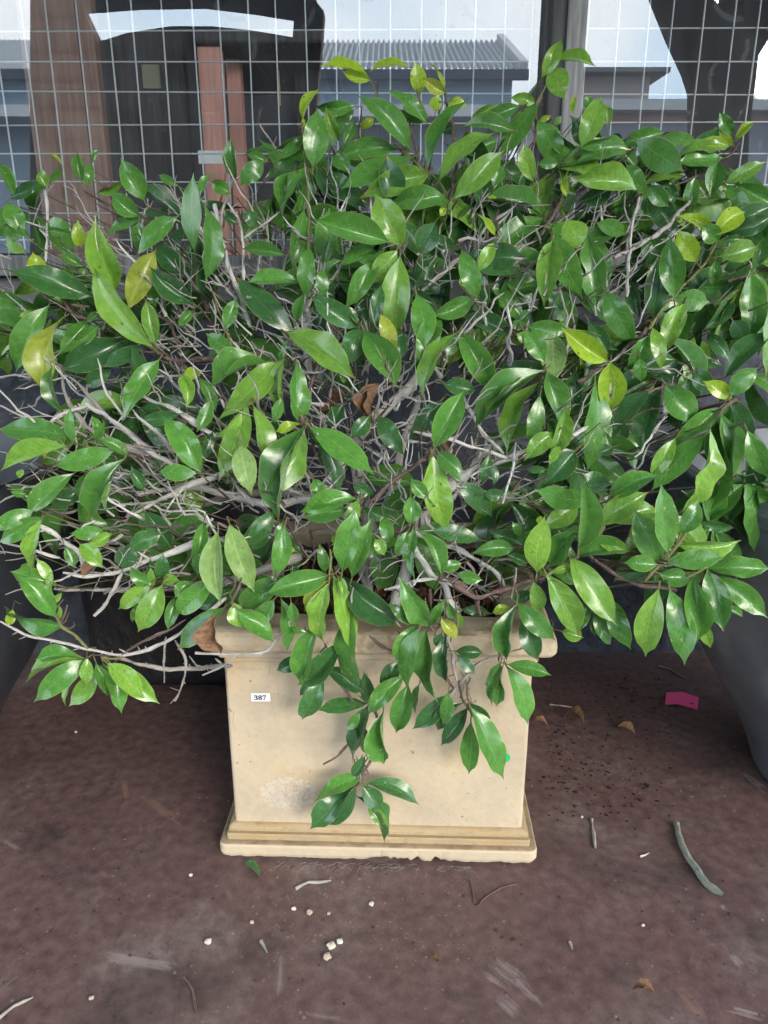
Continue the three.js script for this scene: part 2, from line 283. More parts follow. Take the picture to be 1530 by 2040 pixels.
// what the glass mirrors: a pier, a bracketed post, and the sheds across the road
const mirrorZ = (z) => 2 * GLASS_Z - z;
{
  const dark = std({ color: lin(0.022, 0.021, 0.021), roughness: 0.9 });
  const zm = -4.75, z = mirrorZ(zm);                                   // 1.55 m behind the camera
  const X = (px, py = 150) => P(px, py, zm).x, Y = (py, px = 400) => P(px, py, zm).y;
  const pier = thing('dark_pier', 'broad dark pier mirrored in the left of the window glass', 'pier', [0, 0, 0]);
  const sh = new THREE.Shape(); const put = (px, py, i) => { const p = P(px, py, zm); i ? sh.lineTo(p.x, p.y) : sh.moveTo(p.x, p.y); };
  // its outline with the arched gap near its top
  [[60, 900], [60, 0], [60, -260], [610, -260], [628, 0], [645, 22], [640, 90], [628, 240], [618, 900]].forEach(([a, b], i) => put(a, b, i));
  const hole = new THREE.Path(), hp = [[160, 14], [270, 6], [400, 4], [500, 16], [586, 30], [583, 74], [500, 60], [420, 52], [340, 52], [250, 66], [194, 84]];
  hp.forEach(([a, b], i) => { const p = P(a, b, zm); i ? hole.lineTo(p.x, p.y) : hole.moveTo(p.x, p.y); });
  sh.holes.push(hole);
  const pg = new THREE.ExtrudeGeometry(sh, { depth: 0.12, bevelEnabled: false }); pg.translate(0, 0, z);
  mesh('pier_body', pg, dark, pier);
  mesh('pier_footing', box(X(60, 900), X(618, 900), -0.6, Y(895), z - 0.01, z + 0.13), dark, pier);
  const post = thing('verandah_post', 'dark verandah post with curved brackets mirrored at the right of the glass', 'post', [0, 0, 0]);
  const s2 = new THREE.Shape(); [[1400, 900], [1386, 300], [1385, 180], [1372, 140], [1340, 70], [1308, -10], [1290, -120], [1400, -120], [1418, 0], [1432, 14], [1448, 0], [1470, -120], [1600, -120], [1560, 20], [1530, 75], [1508, 110], [1504, 150], [1490, 260], [1462, 900]].forEach(([a, b], i) => { const p = P(a, b, zm); i ? s2.lineTo(p.x, p.y) : s2.moveTo(p.x, p.y); });
  const g2 = new THREE.ExtrudeGeometry(s2, { depth: 0.1, bevelEnabled: true, bevelSize: 0.008, bevelThickness: 0.01, bevelSegments: 2 }); g2.translate(0, 0, z);
  mesh('post_body', g2, dark, post);
  mesh('post_footing', box(P(1400, 900, zm).x, P(1462, 900, zm).x, -0.6, P(1430, 890, zm).y, z, z + 0.1), dark, post);

  // long shed with corrugated roof
  const shed = thing('metal_shed', 'long shed with grey corrugated roof and blue wall mirrored in the glass', 'building', [0, 0, 0]);
  const d0 = -20, e = P(800, 145, d0), rx = P(1030, 145, d0).x, z0 = mirrorZ(d0), ridge = P(800, 82, d0 - 4), zr = mirrorZ(d0 - 4);
  const cg = new THREE.PlaneGeometry(14 + rx, 1, 900, 1), cp = cg.attributes.position;
  for (let i = 0; i < cp.count; i++) { const t = cp.getY(i) + 0.5, x = cp.getX(i) + (rx - 14) / 2; cp.setXYZ(i, x, lerp(e.y, ridge.y, t) + 0.05 * Math.cos(x / 0.14 * Math.PI * 2), lerp(z0 - 0.3, zr, t)); } cg.computeVertexNormals();
  const roof = mesh('roof', cg, std({ color: lin(0.30, 0.33, 0.36), roughness: 0.6 }), shed);
  mesh('barge_board', (() => { const b = new THREE.BoxGeometry(0.18, 0.35, Math.hypot(zr - z0 + 0.3, ridge.y - e.y)); b.rotateX(-Math.atan2(ridge.y - e.y, zr - z0 + 0.3)); b.translate(rx + 0.1, (ridge.y + e.y) / 2, (zr + z0 - 0.3) / 2); return b; })(), std({ color: lin(0.5, 0.52, 0.54), roughness: 0.7 }), roof);
  mesh('gutter', box(-14, rx + 0.2, e.y - 0.22, e.y - 0.02, z0 - 0.45, z0 - 0.3), std({ color: lin(0.03, 0.05, 0.08), roughness: 0.6 }), shed);
  mesh('wall', box(-14, rx - 0.1, -0.6, e.y - 0.03, z0, z0 + 7), std({ color: lin(0.22, 0.31, 0.40), roughness: 0.8 }), shed);
  mesh('awning', box(-10, rx - 0.3, P(800, 250, d0).y, P(800, 228, d0).y, z0 - 1.2, z0 - 0.002), std({ color: lin(0.55, 0.58, 0.6), roughness: 0.7 }), shed);
  // flat-roofed house further right
  const h = thing('flat_roofed_house', 'pale flat-roofed building mirrored in the right-hand pane', 'building', [0, 0, 0]);
  const d1 = -26, z1 = mirrorZ(d1), hx0 = P(1120, 160, d1).x, hx1 = P(1295, 160, d1).x;
  mesh('wall', box(hx0, hx1, -0.6, P(1200, 150, d1).y, z1, z1 + 8), std({ color: lin(0.36, 0.33, 0.32), roughness: 0.9 }), h);
  mesh('eave', box(hx0 - 0.5, P(1322, 150, d1).x, P(1200, 152, d1).y, P(1200, 143, d1).y, z1 - 0.6, z1 + 8.4), std({ color: lin(0.12, 0.13, 0.14), roughness: 0.8 }), h);
  const lowb = thing('low_row_building', 'low long building with light roof edge and pinkish band mirrored in the right-hand pane', 'building', [0, 0, 0]);
  const d2 = -17, z2 = mirrorZ(d2), lx0 = P(1140, 220, d2).x, lx1 = lx0 + 12, y2 = (py) => P(1400, py, d2).y;
  mesh('roof_edge', box(lx0, lx1, y2(226), y2(205), z2 - 0.4, z2 + 4), std({ color: lin(0.42, 0.45, 0.47), roughness: 0.7 }), lowb);
  mesh('band', box(lx0, lx1, y2(246), y2(226.5), z2 - 0.02, z2 + 3.9), std({ color: lin(0.40, 0.27, 0.26), roughness: 0.9 }), lowb);
  mesh('wall', box(lx0, lx1, -0.6, y2(246.5), z2, z2 + 3.8), std({ color: lin(0.20, 0.24, 0.30), roughness: 0.9 }), lowb);
}

// ---------- stone planter ----------
// rounded-square rings stacked along a profile [half width, height]; move() shifts single points (chips)
function squareLoft(profile, { n = 22, rad = 0.006, move, closeTop = false } = {}) {
  const ring = (h) => {
    const pts = [], r = Math.min(rad, h * 0.4);
    for (let s = 0; s < 4; s++) {
      const a = s * Math.PI / 2, c = Math.cos(a), q = Math.sin(a);
      const add = (x, z) => pts.push([x * c - z * q, x * q + z * c]);
      for (let i = 0; i <= n; i++) add(lerp(-h + r, h - r, i / n), h);       // the side that faces +z for s = 0
      for (let i = 1; i < 4; i++) { const t = i / 4 * Math.PI / 2; add(h - r + r * Math.sin(t), h - r + r * Math.cos(t)); }
    }
    return pts.map(([x, z]) => [x, z]);
  };
  // order the sides so that the ring is continuous
  const rings = profile.map(([h, y]) => ring(h).map(([x, z]) => V(x, y, z)).sort((a, b) => Math.atan2(a.z, a.x) - Math.atan2(b.z, b.x)));
  const m = rings[0].length, pos = [], idx = [];
  rings.forEach((rg, j) => { for (let i = 0; i <= m; i++) { const p = rg[i % m].clone(); if (move) move(p, j); pos.push(p.x, p.y, p.z); } });
  for (let j = 0; j + 1 < rings.length; j++) for (let i = 0; i < m; i++) { const a = j * (m + 1) + i, b = a + m + 1; idx.push(a, b, a + 1, a + 1, b, b + 1); }
  const g = new THREE.BufferGeometry(); g.setAttribute('position', new THREE.Float32BufferAttribute(pos, 3)); g.setIndex(idx);
  const ng = metric(g); ng.computeVertexNormals();
  return ng;
}
const stoneBump = dataTex(512, 512, (u, v) => 0.6 + fbm(u * 40, v * 40, 3, 3) * 0.35 + fbm(u * 8, v * 8, 7, 3) * 0.25 - (fbm(u * 70, v * 70, 13, 2) > 0.36 ? 0.5 : 0), { color: false, rep: [4, 4] });
const stoneColor = (u, v, s) => { const n = fbm(u * 5, v * 5, s, 4), f = fbm(u * 34, v * 34, s + 4, 3), w = sm(0.02, 0.4, fbm(u * 2.6, v * 3.4, s + 8, 3)); const k = 1 + n * 0.22 + f * 0.12; return [0.455 * k * (1 - 0.03 * w), 0.374 * k * (1 - 0.08 * w), 0.264 * k * (1 - 0.20 * w)]; };
const stoneTex = dataTex(512, 512, (u, v) => stoneColor(u, v, 3), { rep: [2, 2], wrap: THREE.MirroredRepeatWrapping });
const stone = std({ map: stoneTex, bumpMap: stoneBump, bumpScale: 0.0012, roughness: 0.85 });
const stoneTan = std({ map: dataTex(256, 256, (u, v) => { const c = stoneColor(u * 2, v * 2, 21), g = sm(0.1, 0.4, fbm(u * 30, v * 60, 2, 3)); return [c[0] * 0.80 * (1 - 0.16 * g), c[1] * 0.73 * (1 - 0.24 * g), c[2] * 0.60 * (1 - 0.34 * g)]; }, { rep: [2, 2], wrap: THREE.MirroredRepeatWrapping }), bumpMap: stoneBump, bumpScale: 0.0014, roughness: 0.85 });
const ledgeDirtShade = std({ map: dataTex(512, 512, (u, v) => { const c = stoneColor(u * 2, v * 2, 51), g = sm(-0.15, 0.3, fbm(u * 26, v * 26, 2, 4)), s = fbm(u * 90, v * 90, 6, 2) > 0.3 ? 0.7 : 1; const d = [0.20, 0.145, 0.088]; return c.map((q, k) => lerp(q * [0.8, 0.74, 0.66][k], d[k], 0.35 + 0.5 * g) * s); }, { rep: [2, 2], wrap: THREE.MirroredRepeatWrapping }), bumpMap: stoneBump, bumpScale: 0.0016, roughness: 0.95 });  // dirt on the ledges, with the shade of the step tops darkened into it
// the body's own face: cracks, pits, the eroded pale patch, small marks
const PL = { x: -0.002, z: -1.1295, rot: -0.034 };
const faceZ = PL.z + 0.2085;
const bodyTex = (() => {
  const N = 1024, W = 0.5, cv = document.createElement('canvas'); cv.width = cv.height = N; const g = cv.getContext('2d'), im = g.createImageData(N, N), r = rng(5);
  for (let y = 0; y < N; y++) for (let x = 0; x < N; x++) { const c = stoneColor(x / N * 1.3, y / N * 1.3, 9), t = 1 + (r() - 0.5) * 0.05, i = (y * N + x) * 4; for (let k = 0; k < 3; k++) im.data[i + k] = 255 * toSRGB(clamp(c[k] * t, 0, 1)); im.data[i + 3] = 255; }
  g.putImageData(im, 0, 0);
  const q = (px, py) => { const p = P(px, py, faceZ + 0.0005 * (px - 765) / 20 * 0.68); return [(p.x - PL.x + W / 2) / W * N, (1 - p.y / W) * N]; };
  const line = (pts, w, c, a) => { g.strokeStyle = css(...c, a); g.lineWidth = w; g.beginPath(); pts.forEach(([x, y], i) => { const [X, Y] = q(x, y); i ? g.lineTo(X + (r() - 0.5) * 3, Y + (r() - 0.5) * 3) : g.moveTo(X, Y); }); g.stroke(); };
  const blob = (px, py, s, c, a) => { const [x, y] = q(px, py); g.fillStyle = css(...c, a); g.beginPath(); for (let k = 0; k < 8; k++) { const t = k / 8 * 6.283, d = s * (0.55 + r() * 0.7); g.lineTo(x + Math.cos(t) * d, y + Math.sin(t) * d); } g.fill(); };
  const brown = [0.16, 0.10, 0.06], dk = [0.12, 0.09, 0.07];
  line([[461, 1335], [459, 1350], [463, 1362], [460, 1375], [459, 1388]], 2.2, brown, 0.8); line([[547, 1330], [547, 1345]], 1.2, brown, 0.5); line([[455, 1322], [520, 1318], [600, 1322]], 1.5, brown, 0.45);
  line([[480, 1332], [500, 1335], [530, 1336]], 1.4, brown, 0.35); line([[476, 1418], [473, 1440], [478, 1455]], 2, brown, 0.3);
  for (const [x, y, s] of [[509, 1358, 4], [564, 1383, 3], [485, 1485, 3], [483, 1521, 4], [509, 1519, 3], [505, 1468, 2], [520, 1467, 2], [466, 1415, 4], [470, 1418, 3], [595, 1543, 2.5], [627, 1537, 3], [833, 1498, 5], [829, 1495, 3], [943, 1580, 2.5], [958, 1587, 2], [1018, 1569, 2.5], [931, 1626, 3.5], [903, 1623, 2], [827, 1609, 2], [985, 1549, 2], [949, 1400, 6], [957, 1396, 5], [944, 1371, 4], [735, 1542, 3], [813, 1563, 2], [698, 1543, 2], [674, 1504, 2]]) blob(x, y, s, dk, 0.55);
  for (let i = 0; i < 260; i++) blob(470 + r() * 575, 1340 + r() * 300, 0.5 + r() * 1.5, dk, 0.2 + r() * 0.3);
  for (let i = 0; i < 420; i++) { const a = r() * 6.283, d = Math.sqrt(r()); blob(585 + Math.cos(a) * d * 55, 1582 + Math.sin(a) * d * 32, 2 + r() * 6, [0.55, 0.49, 0.42], 0.28); }   // eroded patch with its pits
  for (let i = 0; i < 420; i++) { const a = r() * 6.283, d = Math.sqrt(r()); blob(583 + Math.cos(a) * d * 50, 1574 + Math.sin(a) * d * 26, 0.5 + r() * 1.3, [0.22, 0.18, 0.15], 0.38); }
  for (let i = 0; i < 90; i++) { const x = 470 + r() * 570; for (let k = 0; k < 14; k++) blob(x + (r() - 0.5) * 5, 1325 + k * (2 + r() * 6), 1 + r() * 4, [0.42, 0.30, 0.17], 0.05); }
  for (let i = 0; i < 60; i++) blob(470 + r() * 570, 1628 + r() * 22, 2 + r() * 7, [0.30, 0.21, 0.12], 0.10);
  for (let i = 0; i < 26; i++) blob(1000 + (r() - 0.5) * 30, 1398 + (r() - 0.5) * 30, 3 + r() * 5, [0.62, 0.42, 0.24], 0.12);
  for (let i = 0; i < 40; i++) blob(478 + (r() - 0.5) * 16, 1340 + r() * 40, 3 + r() * 6, [0.60, 0.40, 0.22], 0.12);
  const t = new THREE.CanvasTexture(cv); t.colorSpace = THREE.SRGBColorSpace; return t;
})();
const rimTex = (() => {   // the rim: brown organic staining and grey lichen over the top edge
  const t = dataTex(1024, 512, (u, v) => { const c = stoneColor(u * 1.4, v * 0.7, 33), n = fbm(u * 9, v * 6, 3, 4), s = sm(0.02, 0.22, n + fbm(u * 40, v * 40, 7, 2) * 0.4) * 0.8, li = sm(0.2, 0.3, fbm(u * 16, v * 16, 17, 3)); const b = [0.25, 0.17, 0.10], l = [0.38, 0.37, 0.34]; return c.map((q, k) => lerp(lerp(q, b[k], s * 0.75), l[k], li * 0.5)); }, { rep: [2, 2], wrap: THREE.MirroredRepeatWrapping }); return t; })();
const rimFaceTex = dataTex(1024, 512, (u, v) => { const c = stoneColor(u * 1.4, v * 0.7, 33), n = fbm(u * 7, v * 5, 13, 4), s = sm(0.10, 0.30, n + fbm(u * 46, v * 40, 7, 2) * 0.5), li = sm(0.26, 0.32, fbm(u * 18, v * 16, 27, 3)), b = [0.26, 0.175, 0.10], l = [0.36, 0.35, 0.32]; return c.map((q, k) => lerp(lerp(q, b[k], s * 0.6), l[k], li * 0.6)); }, { rep: [2, 2], wrap: THREE.MirroredRepeatWrapping });
const planter = thing('stone_planter', 'square cream stone planter with moulded plinth and lot number 387 on its front', 'planter', [PL.x, 0, PL.z]);
planter.rotation.y = PL.rot;
{
  const chip = (p, j) => {   // broken lower edge at the front
    if (j > 2 || p.z < 0.2) return; const k = sm(-0.02, 0.01, p.x) * (1 - sm(0.08, 0.12, p.x)) + 0.25;
    p.y += Math.max(0, (0.003 + 0.010 * noise.noise(p.x * 47, 3.3, 1.6) + 0.008 * noise.noise(p.x * 170, 1.4, 2.7)) * k * [1, 0.85, 0.4][j]); p.z -= Math.max(0, k * 0.004 * noise.noise(p.x * 90, 9, 4));
  };
  const slab = mesh('plinth_slab', squareLoft([[0.221, 0.0005], [0.2275, 0.004], [0.2295, 0.010], [0.2295, 0.0225], [0.2283, 0.0255]], { n: 90, rad: 0.010, move: chip }), stone, planter);
  mesh('ledge', squareLoft([[0.2283, 0.0255], [0.2272, 0.0264], [0.2240, 0.0268], [0.2100, 0.0268]], { n: 60, rad: 0.010 }), ledgeDirtShade, slab);
  slab.geometry.computeVertexNormals();
  mesh('plinth_moulding', squareLoft([[0.2192, 0.0266], [0.2195, 0.0350], [0.2185, 0.0366], [0.2130, 0.0368], [0.2128, 0.0392], [0.2168, 0.0400], [0.2166, 0.0440], [0.2150, 0.0468], [0.2120, 0.0490], [0.2082, 0.0500]], { n: 24, rad: 0.003 }), stoneTan, planter);
  const bg = squareLoft([[0.2085, 0.046], [0.2085, 0.1], [0.2088, 0.18], [0.2085, 0.26], [0.2085, 0.322]], { n: 24, rad: 0.005 });
  const uv = bg.attributes.uv; for (let i = 0; i < uv.count; i++) uv.setXY(i, (uv.getX(i) + 0.25) / 0.5, uv.getY(i) / 0.5);
  const bb = stoneBump.clone(); bb.repeat.set(2, 2);
  mesh('body', bg, std({ map: bodyTex, bumpMap: bb, bumpScale: 0.0009, roughness: 0.8 }), planter);
  const rimBump = (p) => { p.y += 0.0016 * noise.noise(p.x * 30, p.z * 30, 4); if (p.x < -0.213) p.x = -0.2165 + 0.005 * noise.noise(p.z * 40, p.y * 90, 2) + (p.x + 0.213) * 0.12; };   // its left edge is broken off
  mesh('neck_band', squareLoft([[0.2075, 0.3185], [0.2135, 0.3195], [0.2145, 0.3215], [0.2145, 0.3350], [0.2100, 0.3360]], { n: 24, rad: 0.004 }), stone, planter);
  const rimLower = squareLoft([[0.2140, 0.3358], [0.2270, 0.3362], [0.2320, 0.3380], [0.2348, 0.3425], [0.2352, 0.3510], [0.2336, 0.3600], [0.2290, 0.3650], [0.2240, 0.3668]], { n: 60, rad: 0.010, move: rimBump });
  const rim = mesh('rim', rimLower, std({ map: rimFaceTex, bumpMap: stoneBump, bumpScale: 0.0018, roughness: 0.88 }), planter);
  mesh('rim_top', squareLoft([[0.2248, 0.3664], [0.2180, 0.3676], [0.1900, 0.3678], [0.1720, 0.3660], [0.1685, 0.3610], [0.1680, 0.2900]], { n: 60, rad: 0.012, move: rimBump }), std({ map: rimTex, bumpMap: stoneBump, bumpScale: 0.002, roughness: 0.9 }), rim);
  // lot label and round sticker on the front face
  const lp = P(519, 1390, faceZ - 0.004), loc = (p) => V(p.x, p.y, p.z).sub(planter.position).applyAxisAngle(V(0, 1, 0), -PL.rot);
  const lt = canvasTex(256, 128, (g, w, h) => { g.fillStyle = '#eef0f6'; g.fillRect(0, 0, w, h); g.fillStyle = '#111116'; g.font = 'bold 100px serif'; g.textAlign = 'center'; g.textBaseline = 'middle'; g.lineWidth = 5; g.strokeStyle = '#111116'; g.fillText('387', w * 0.47, h * 0.54); g.strokeText('387', w * 0.47, h * 0.54); });
  const lg = new THREE.BoxGeometry(0.0262, 0.0125, 0.0004); const l0 = loc(lp);
  const lab = mesh('lot_label', lg, [1, 1, 1, 1, 0, 1].map((k) => std(k ? { color: lin(0.8, 0.8, 0.84), roughness: 0.6 } : { map: lt, roughness: 0.55 })), planter);
  lab.position.set(l0.x, l0.y, 0.2085 + 0.0006); lab.rotation.z = 0.02; lab.userData.label = 'small white paper label printed 387';
  const dp = loc(P(1005, 1509, faceZ + 0.006)), dg = new THREE.CylinderGeometry(0.0078, 0.0078, 0.0004, 32); dg.rotateX(Math.PI / 2);
  const st = mesh('round_sticker', dg, std({ color: lin(0.0, 0.42, 0.13), roughness: 0.45 }), planter); st.position.set(dp.x, dp.y, 0.2085 + 0.0006); st.userData.label = 'bright green round sticker half hidden by a leaf';
}
// soil in the planter
const SOIL_Y = 0.338;
{
  const g = new THREE.PlaneGeometry(0.334, 0.334, 60, 60); g.rotateX(-Math.PI / 2);
  const p = g.attributes.position; for (let i = 0; i < p.count; i++) p.setY(i, 0.010 * fbm(p.getX(i) * 22, p.getZ(i) * 22, 3, 4)); g.computeVertexNormals();
  const s = mesh('soil', g, std({ map: dataTex(256, 256, (u, v) => { const k = 1 + fbm(u * 30, v * 30, 2, 4) * 1.4; return [0.045 * k, 0.028 * k, 0.019 * k]; }), roughness: 1 }), scene);
  s.position.set(PL.x, SOIL_Y, PL.z); s.rotation.y = PL.rot; tag(s, 'dark potting soil under the leaf litter inside the cream planter', 'soil', null, 'stuff');
}

// ---------- the two big dark pots ----------
const makePot = (base, dustC) => {
  const t = dataTex(1024, 512, (u, v) => { const n = fbm(u * 10, v * 6, 3, 5), f = fbm(u * 90, v * 60, 7, 2), sp = fbm(u * 160, v * 120, 11, 2) > 0.42 ? 0.10 : 0; const dust = sm(0.1, 0.42, fbm(u * 6 + 4, v * 5, 9, 4)), rub = sm(0.30, 0.42, fbm(u * 14 + v * 9, v * 3 - u * 2, 19, 3)); const k = 1 + n * 0.5 + f * 0.3; return base.map((c, i) => lerp(c * k + sp * 0.5, dustC[i], dust * 0.35 + rub * 0.30)); }, { rep: [2, 1] });
  const ro = dataTex(256, 256, (u, v) => 0.50 + fbm(u * 9, v * 9, 5, 4) * 0.4, { color: false });
  return phys({ map: t, roughness: 1, roughnessMap: ro, bumpMap: ro, bumpScale: 0.0015, clearcoat: 0.15, clearcoatRoughness: 0.4 });
};
function pot(label, x, z, turn, potMat) {
  const t = thing('large_pot', label, 'pot', [x, 0, z], 'large dark pots beside the planter'); t.rotation.y = turn;
  const pr = [[0.0, 0.004], [0.12, 0.004], [0.142, 0.001], [0.152, 0.012], [0.170, 0.06], [0.205, 0.13], [0.250, 0.20], [0.292, 0.28], [0.322, 0.37], [0.336, 0.45], [0.337, 0.495]];
  const l = new THREE.LatheGeometry(new THREE.SplineCurve(pr.map(([a, b]) => new THREE.Vector2(a, b))).getPoints(60).map((p) => new THREE.Vector2(Math.max(0, p.x), Math.max(0, p.y))), 72);
  mesh('body', l, potMat, t);
  const rm = new THREE.LatheGeometry([[0.336, 0.490], [0.339, 0.496], [0.342, 0.505], [0.343, 0.515], [0.340, 0.525], [0.334, 0.530], [0.324, 0.528], [0.316, 0.532], [0.312, 0.46], [0.290, 0.34]].map(([a, b]) => new THREE.Vector2(a, b)), 72);
  mesh('rim', rm, potMat, t);
  const sg = new THREE.CircleGeometry(0.305, 40); sg.rotateX(-Math.PI / 2); sg.translate(0, 0.43, 0);
  mesh('soil', sg, std({ color: lin(0.05, 0.035, 0.025), roughness: 1 }), t);
}
pot('large dark slate-grey tapered pot cut off by the right edge of the photo', 0.785, -1.10, 0.4, makePot([0.080, 0.090, 0.105], [0.22, 0.25, 0.28]));
pot('large blackish tapered pot cut off by the left edge of the photo', -0.835, -1.10, 2.2, makePot([0.028, 0.033, 0.042], [0.08, 0.10, 0.125]));

// black tub by the wall, a guessed object for the dark area behind the shrub
{
  const t = thing('dark_block', 'low black rimmed tub against the wall behind the left of the shrub', 'tub', [-0.41, 0, -1.43]);
  const bm = std({ color: lin(0.012, 0.013, 0.016), roughness: 0.6, bumpMap: wallBump, bumpScale: 0.004 });
  const bg = new RoundedBoxGeometry(0.40, 0.55, 0.13, 4, 0.03), p = bg.attributes.position; for (let i = 0; i < p.count; i++) { const k = 0.9 + 0.1 * (p.getY(i) + 0.275) / 0.55; p.setX(i, p.getX(i) * k); p.setZ(i, p.getZ(i) * k); } bg.translate(0, 0.275, 0); bg.computeVertexNormals();
  mesh('body', bg, bm, t);
  mesh('rim', new RoundedBoxGeometry(0.43, 0.03, 0.15, 3, 0.012).translate(0, 0.545, 0), bm, t);
}

// ---------- litter on the floor ----------
const barkTex = (base, seed) => dataTex(128, 512, (u, v) => { const n = fbm(u * 14, v * 22, seed, 4), l = fbm(u * 30, v * 4, seed + 3, 3), k = 1 + n * 0.55 + l * 0.55; const p = sm(0.15, 0.4, fbm(u * 5, v * 12, seed + 7, 3)); return base.map((c, i) => lerp(c * k, [0.52, 0.5, 0.46][i], p * 0.35)); }, { rep: [16, 4] });
const barkBump = dataTex(128, 256, (u, v) => 0.5 + fbm(u * 16, v * 10, 3, 4) * 0.9, { color: false, rep: [16, 10] });
const bark = [[0.52, 0.49, 0.46], [0.38, 0.35, 0.32], [0.15, 0.10, 0.085], [0.20, 0.20, 0.075], [0.66, 0.64, 0.60]].map((c, i) => std({ map: barkTex(c, i * 5 + 1), bumpMap: barkBump, bumpScale: 0.0016, roughness: 0.9 }));
const fl = (px, py, h) => onY(px, py, h);
function stick(name, label, cat, pts, r0, r1, mat, o = {}, group) { return single(name, tube(pts.map(([x, y, h]) => fl(x, y, h ?? r0 * 0.95)), r0, r1, { kink: 0.8, ...o }), mat, label, cat, group); }
stick('stick', 'thick curved grey-green stick lying on the floor at the right', 'stick', [[1347, 1640], [1354, 1672], [1376, 1716], [1406, 1756], [1440, 1782]], 0.0042, 0.0052, std({ map: barkTex([0.20, 0.22, 0.19], 41), bumpMap: barkBump, bumpScale: 0.002, roughness: 0.95 }), { sides: 9, knob: 0.08 });
stick('twig', 'short knobbly pale twig on the floor right of the planter', 'twig', [[1178, 1632], [1181, 1655], [1184, 1672], [1186, 1690]], 0.0020, 0.0026, bark[1], { knob: 0.5 });
stick('twig', 'curved grey-brown twig on the floor just in front of the planter', 'twig', [[588, 1770], [610, 1758], [635, 1757], [660, 1755]], 0.0024, 0.0020, bark[1]);
stick('twig', 'thin forked reddish twig on the floor below the planter corner', 'twig', [[1028, 1761], [1000, 1768], [965, 1790], [948, 1808], [942, 1775], [935, 1750]], 0.0012, 0.0009, bark[2]);
stick('twig', 'small dark split twig on the floor left of the pebble cluster', 'twig', [[519, 1874], [525, 1884], [532, 1898]], 0.0022, 0.0017, bark[1]);
stick('twig', 'pale twig on the floor at the bottom left corner', 'twig', [[-8, 2032], [18, 2010], [40, 1997], [66, 1986]], 0.0022, 0.0016, bark[1]);
stick('twig', 'thin dark dry stem on the floor at bottom centre-left', 'twig', [[366, 1946], [382, 1968], [386, 1990], [392, 2020]], 0.0014, 0.0018, bark[2]);
stick('twig', 'small yellowish twig piece on the floor at the right', 'twig', [[1275, 1706], [1284, 1703], [1293, 1699]], 0.0015, 0.0012, bark[4]);
stick('twig', 'short tan twig piece on the open floor right of centre', 'twig', [[1134, 1876], [1137, 1883], [1140, 1892]], 0.0017, 0.0015, bark[1]);
stick('twig', 'thin brown twig on the floor beyond the planter at the right', 'twig', [[1095, 1403], [1115, 1405], [1142, 1409]], 0.0018, 0.0014, bark[1]);
stick('twig', 'dry stem lying near the right pot behind the pink tag', 'twig', [[1312, 1326], [1335, 1333], [1352, 1344], [1368, 1352]], 0.0022, 0.0012, bark[1]);
// pebbles
{
  const pm = [[0.66, 0.58, 0.50], [0.55, 0.45, 0.36], [0.72, 0.68, 0.62]].map((c) => std({ color: lin(...c), roughness: 0.9, bumpMap: stoneBump, bumpScale: 0.001 }));
  const stoneGeo = (seed, s) => { const g = new THREE.IcosahedronGeometry(s, 2), p = g.attributes.position; for (let i = 0; i < p.count; i++) { const v = V(p.getX(i), p.getY(i), p.getZ(i)), k = 1 + 0.45 * noise.noise(v.x / s * 1.1 + seed, v.y / s * 1.1, v.z / s * 1.1); p.setXYZ(i, v.x * k * 1.15, v.y * k * 0.62, v.z * k); } g.computeVertexNormals(); return g; };
  [[660, 1884, 6.5, 'cream pebble in the middle of the cluster of three'], [652, 1905, 6.5, 'cream pebble nearest the viewer in the cluster of three'], [677, 1875, 5, 'cream pebble farthest right in the cluster of three'], [415, 1875, 5.5, 'lone cream pebble left of the pebble cluster'], [617, 1817, 5.2, 'tan pebble in front of the planter, larger of the pair'], [585, 1810, 4, 'small cream pebble left of the tan pebble in front of the planter'], [740, 1800, 4.5, 'cream pebble in front of the middle of the planter'], [502, 1837, 3.6, 'small white pebble between twig and planter corner'], [380, 1743, 3.4, 'small white pebble left of the planter plinth'], [151, 1458, 3.4, 'tiny white pebble in the shade near the left pot'], [182, 1988, 3.5, 'small cream pebble near the bottom left of the floor'], [1159, 1627, 3, 'tiny white pebble beside the knobbly pale twig'], [1281, 1843, 3, 'tiny white pebble on the open floor at the right'], [655, 1820, 3, 'tiny white pebble right of the tan pebble']]
    .forEach(([x, y, s, label], i) => { const rad = s / F * 1.12, q = fl(x, y, rad * 0.5); const m = single('pebble', stoneGeo(i * 3.7, rad), pm[i % 3], label, 'pebble', 'pebbles scattered on the floor'); m.position.copy(q); m.rotation.y = i * 1.3; });
}
// pink tag
{
  const c = [[1327, 1379], [1360, 1378], [1392, 1389], [1390, 1413], [1352, 1402], [1325, 1403]].map(([x, y]) => fl(x, y, 0.004));
  const sh = new THREE.Shape(c.map((p) => new THREE.Vector2(p.x, -p.z))), g = new THREE.ExtrudeGeometry(sh, { depth: 0.0006, bevelEnabled: false, curveSegments: 4 }); g.rotateX(-Math.PI / 2); g.translate(0, 0.003, 0);
  single('paper_tag', g, std({ map: dataTex(128, 128, (u, v) => { const k = fbm(u * 14, v * 14, 3, 3) > 0.36 ? 0.25 : 1; return [0.90 * k, 0.11 * k, 0.33 * k]; }, { rep: [8, 8] }), roughness: 0.7 }), 'torn bright pink paper tag lying on the floor near the right pot', 'tag');
}

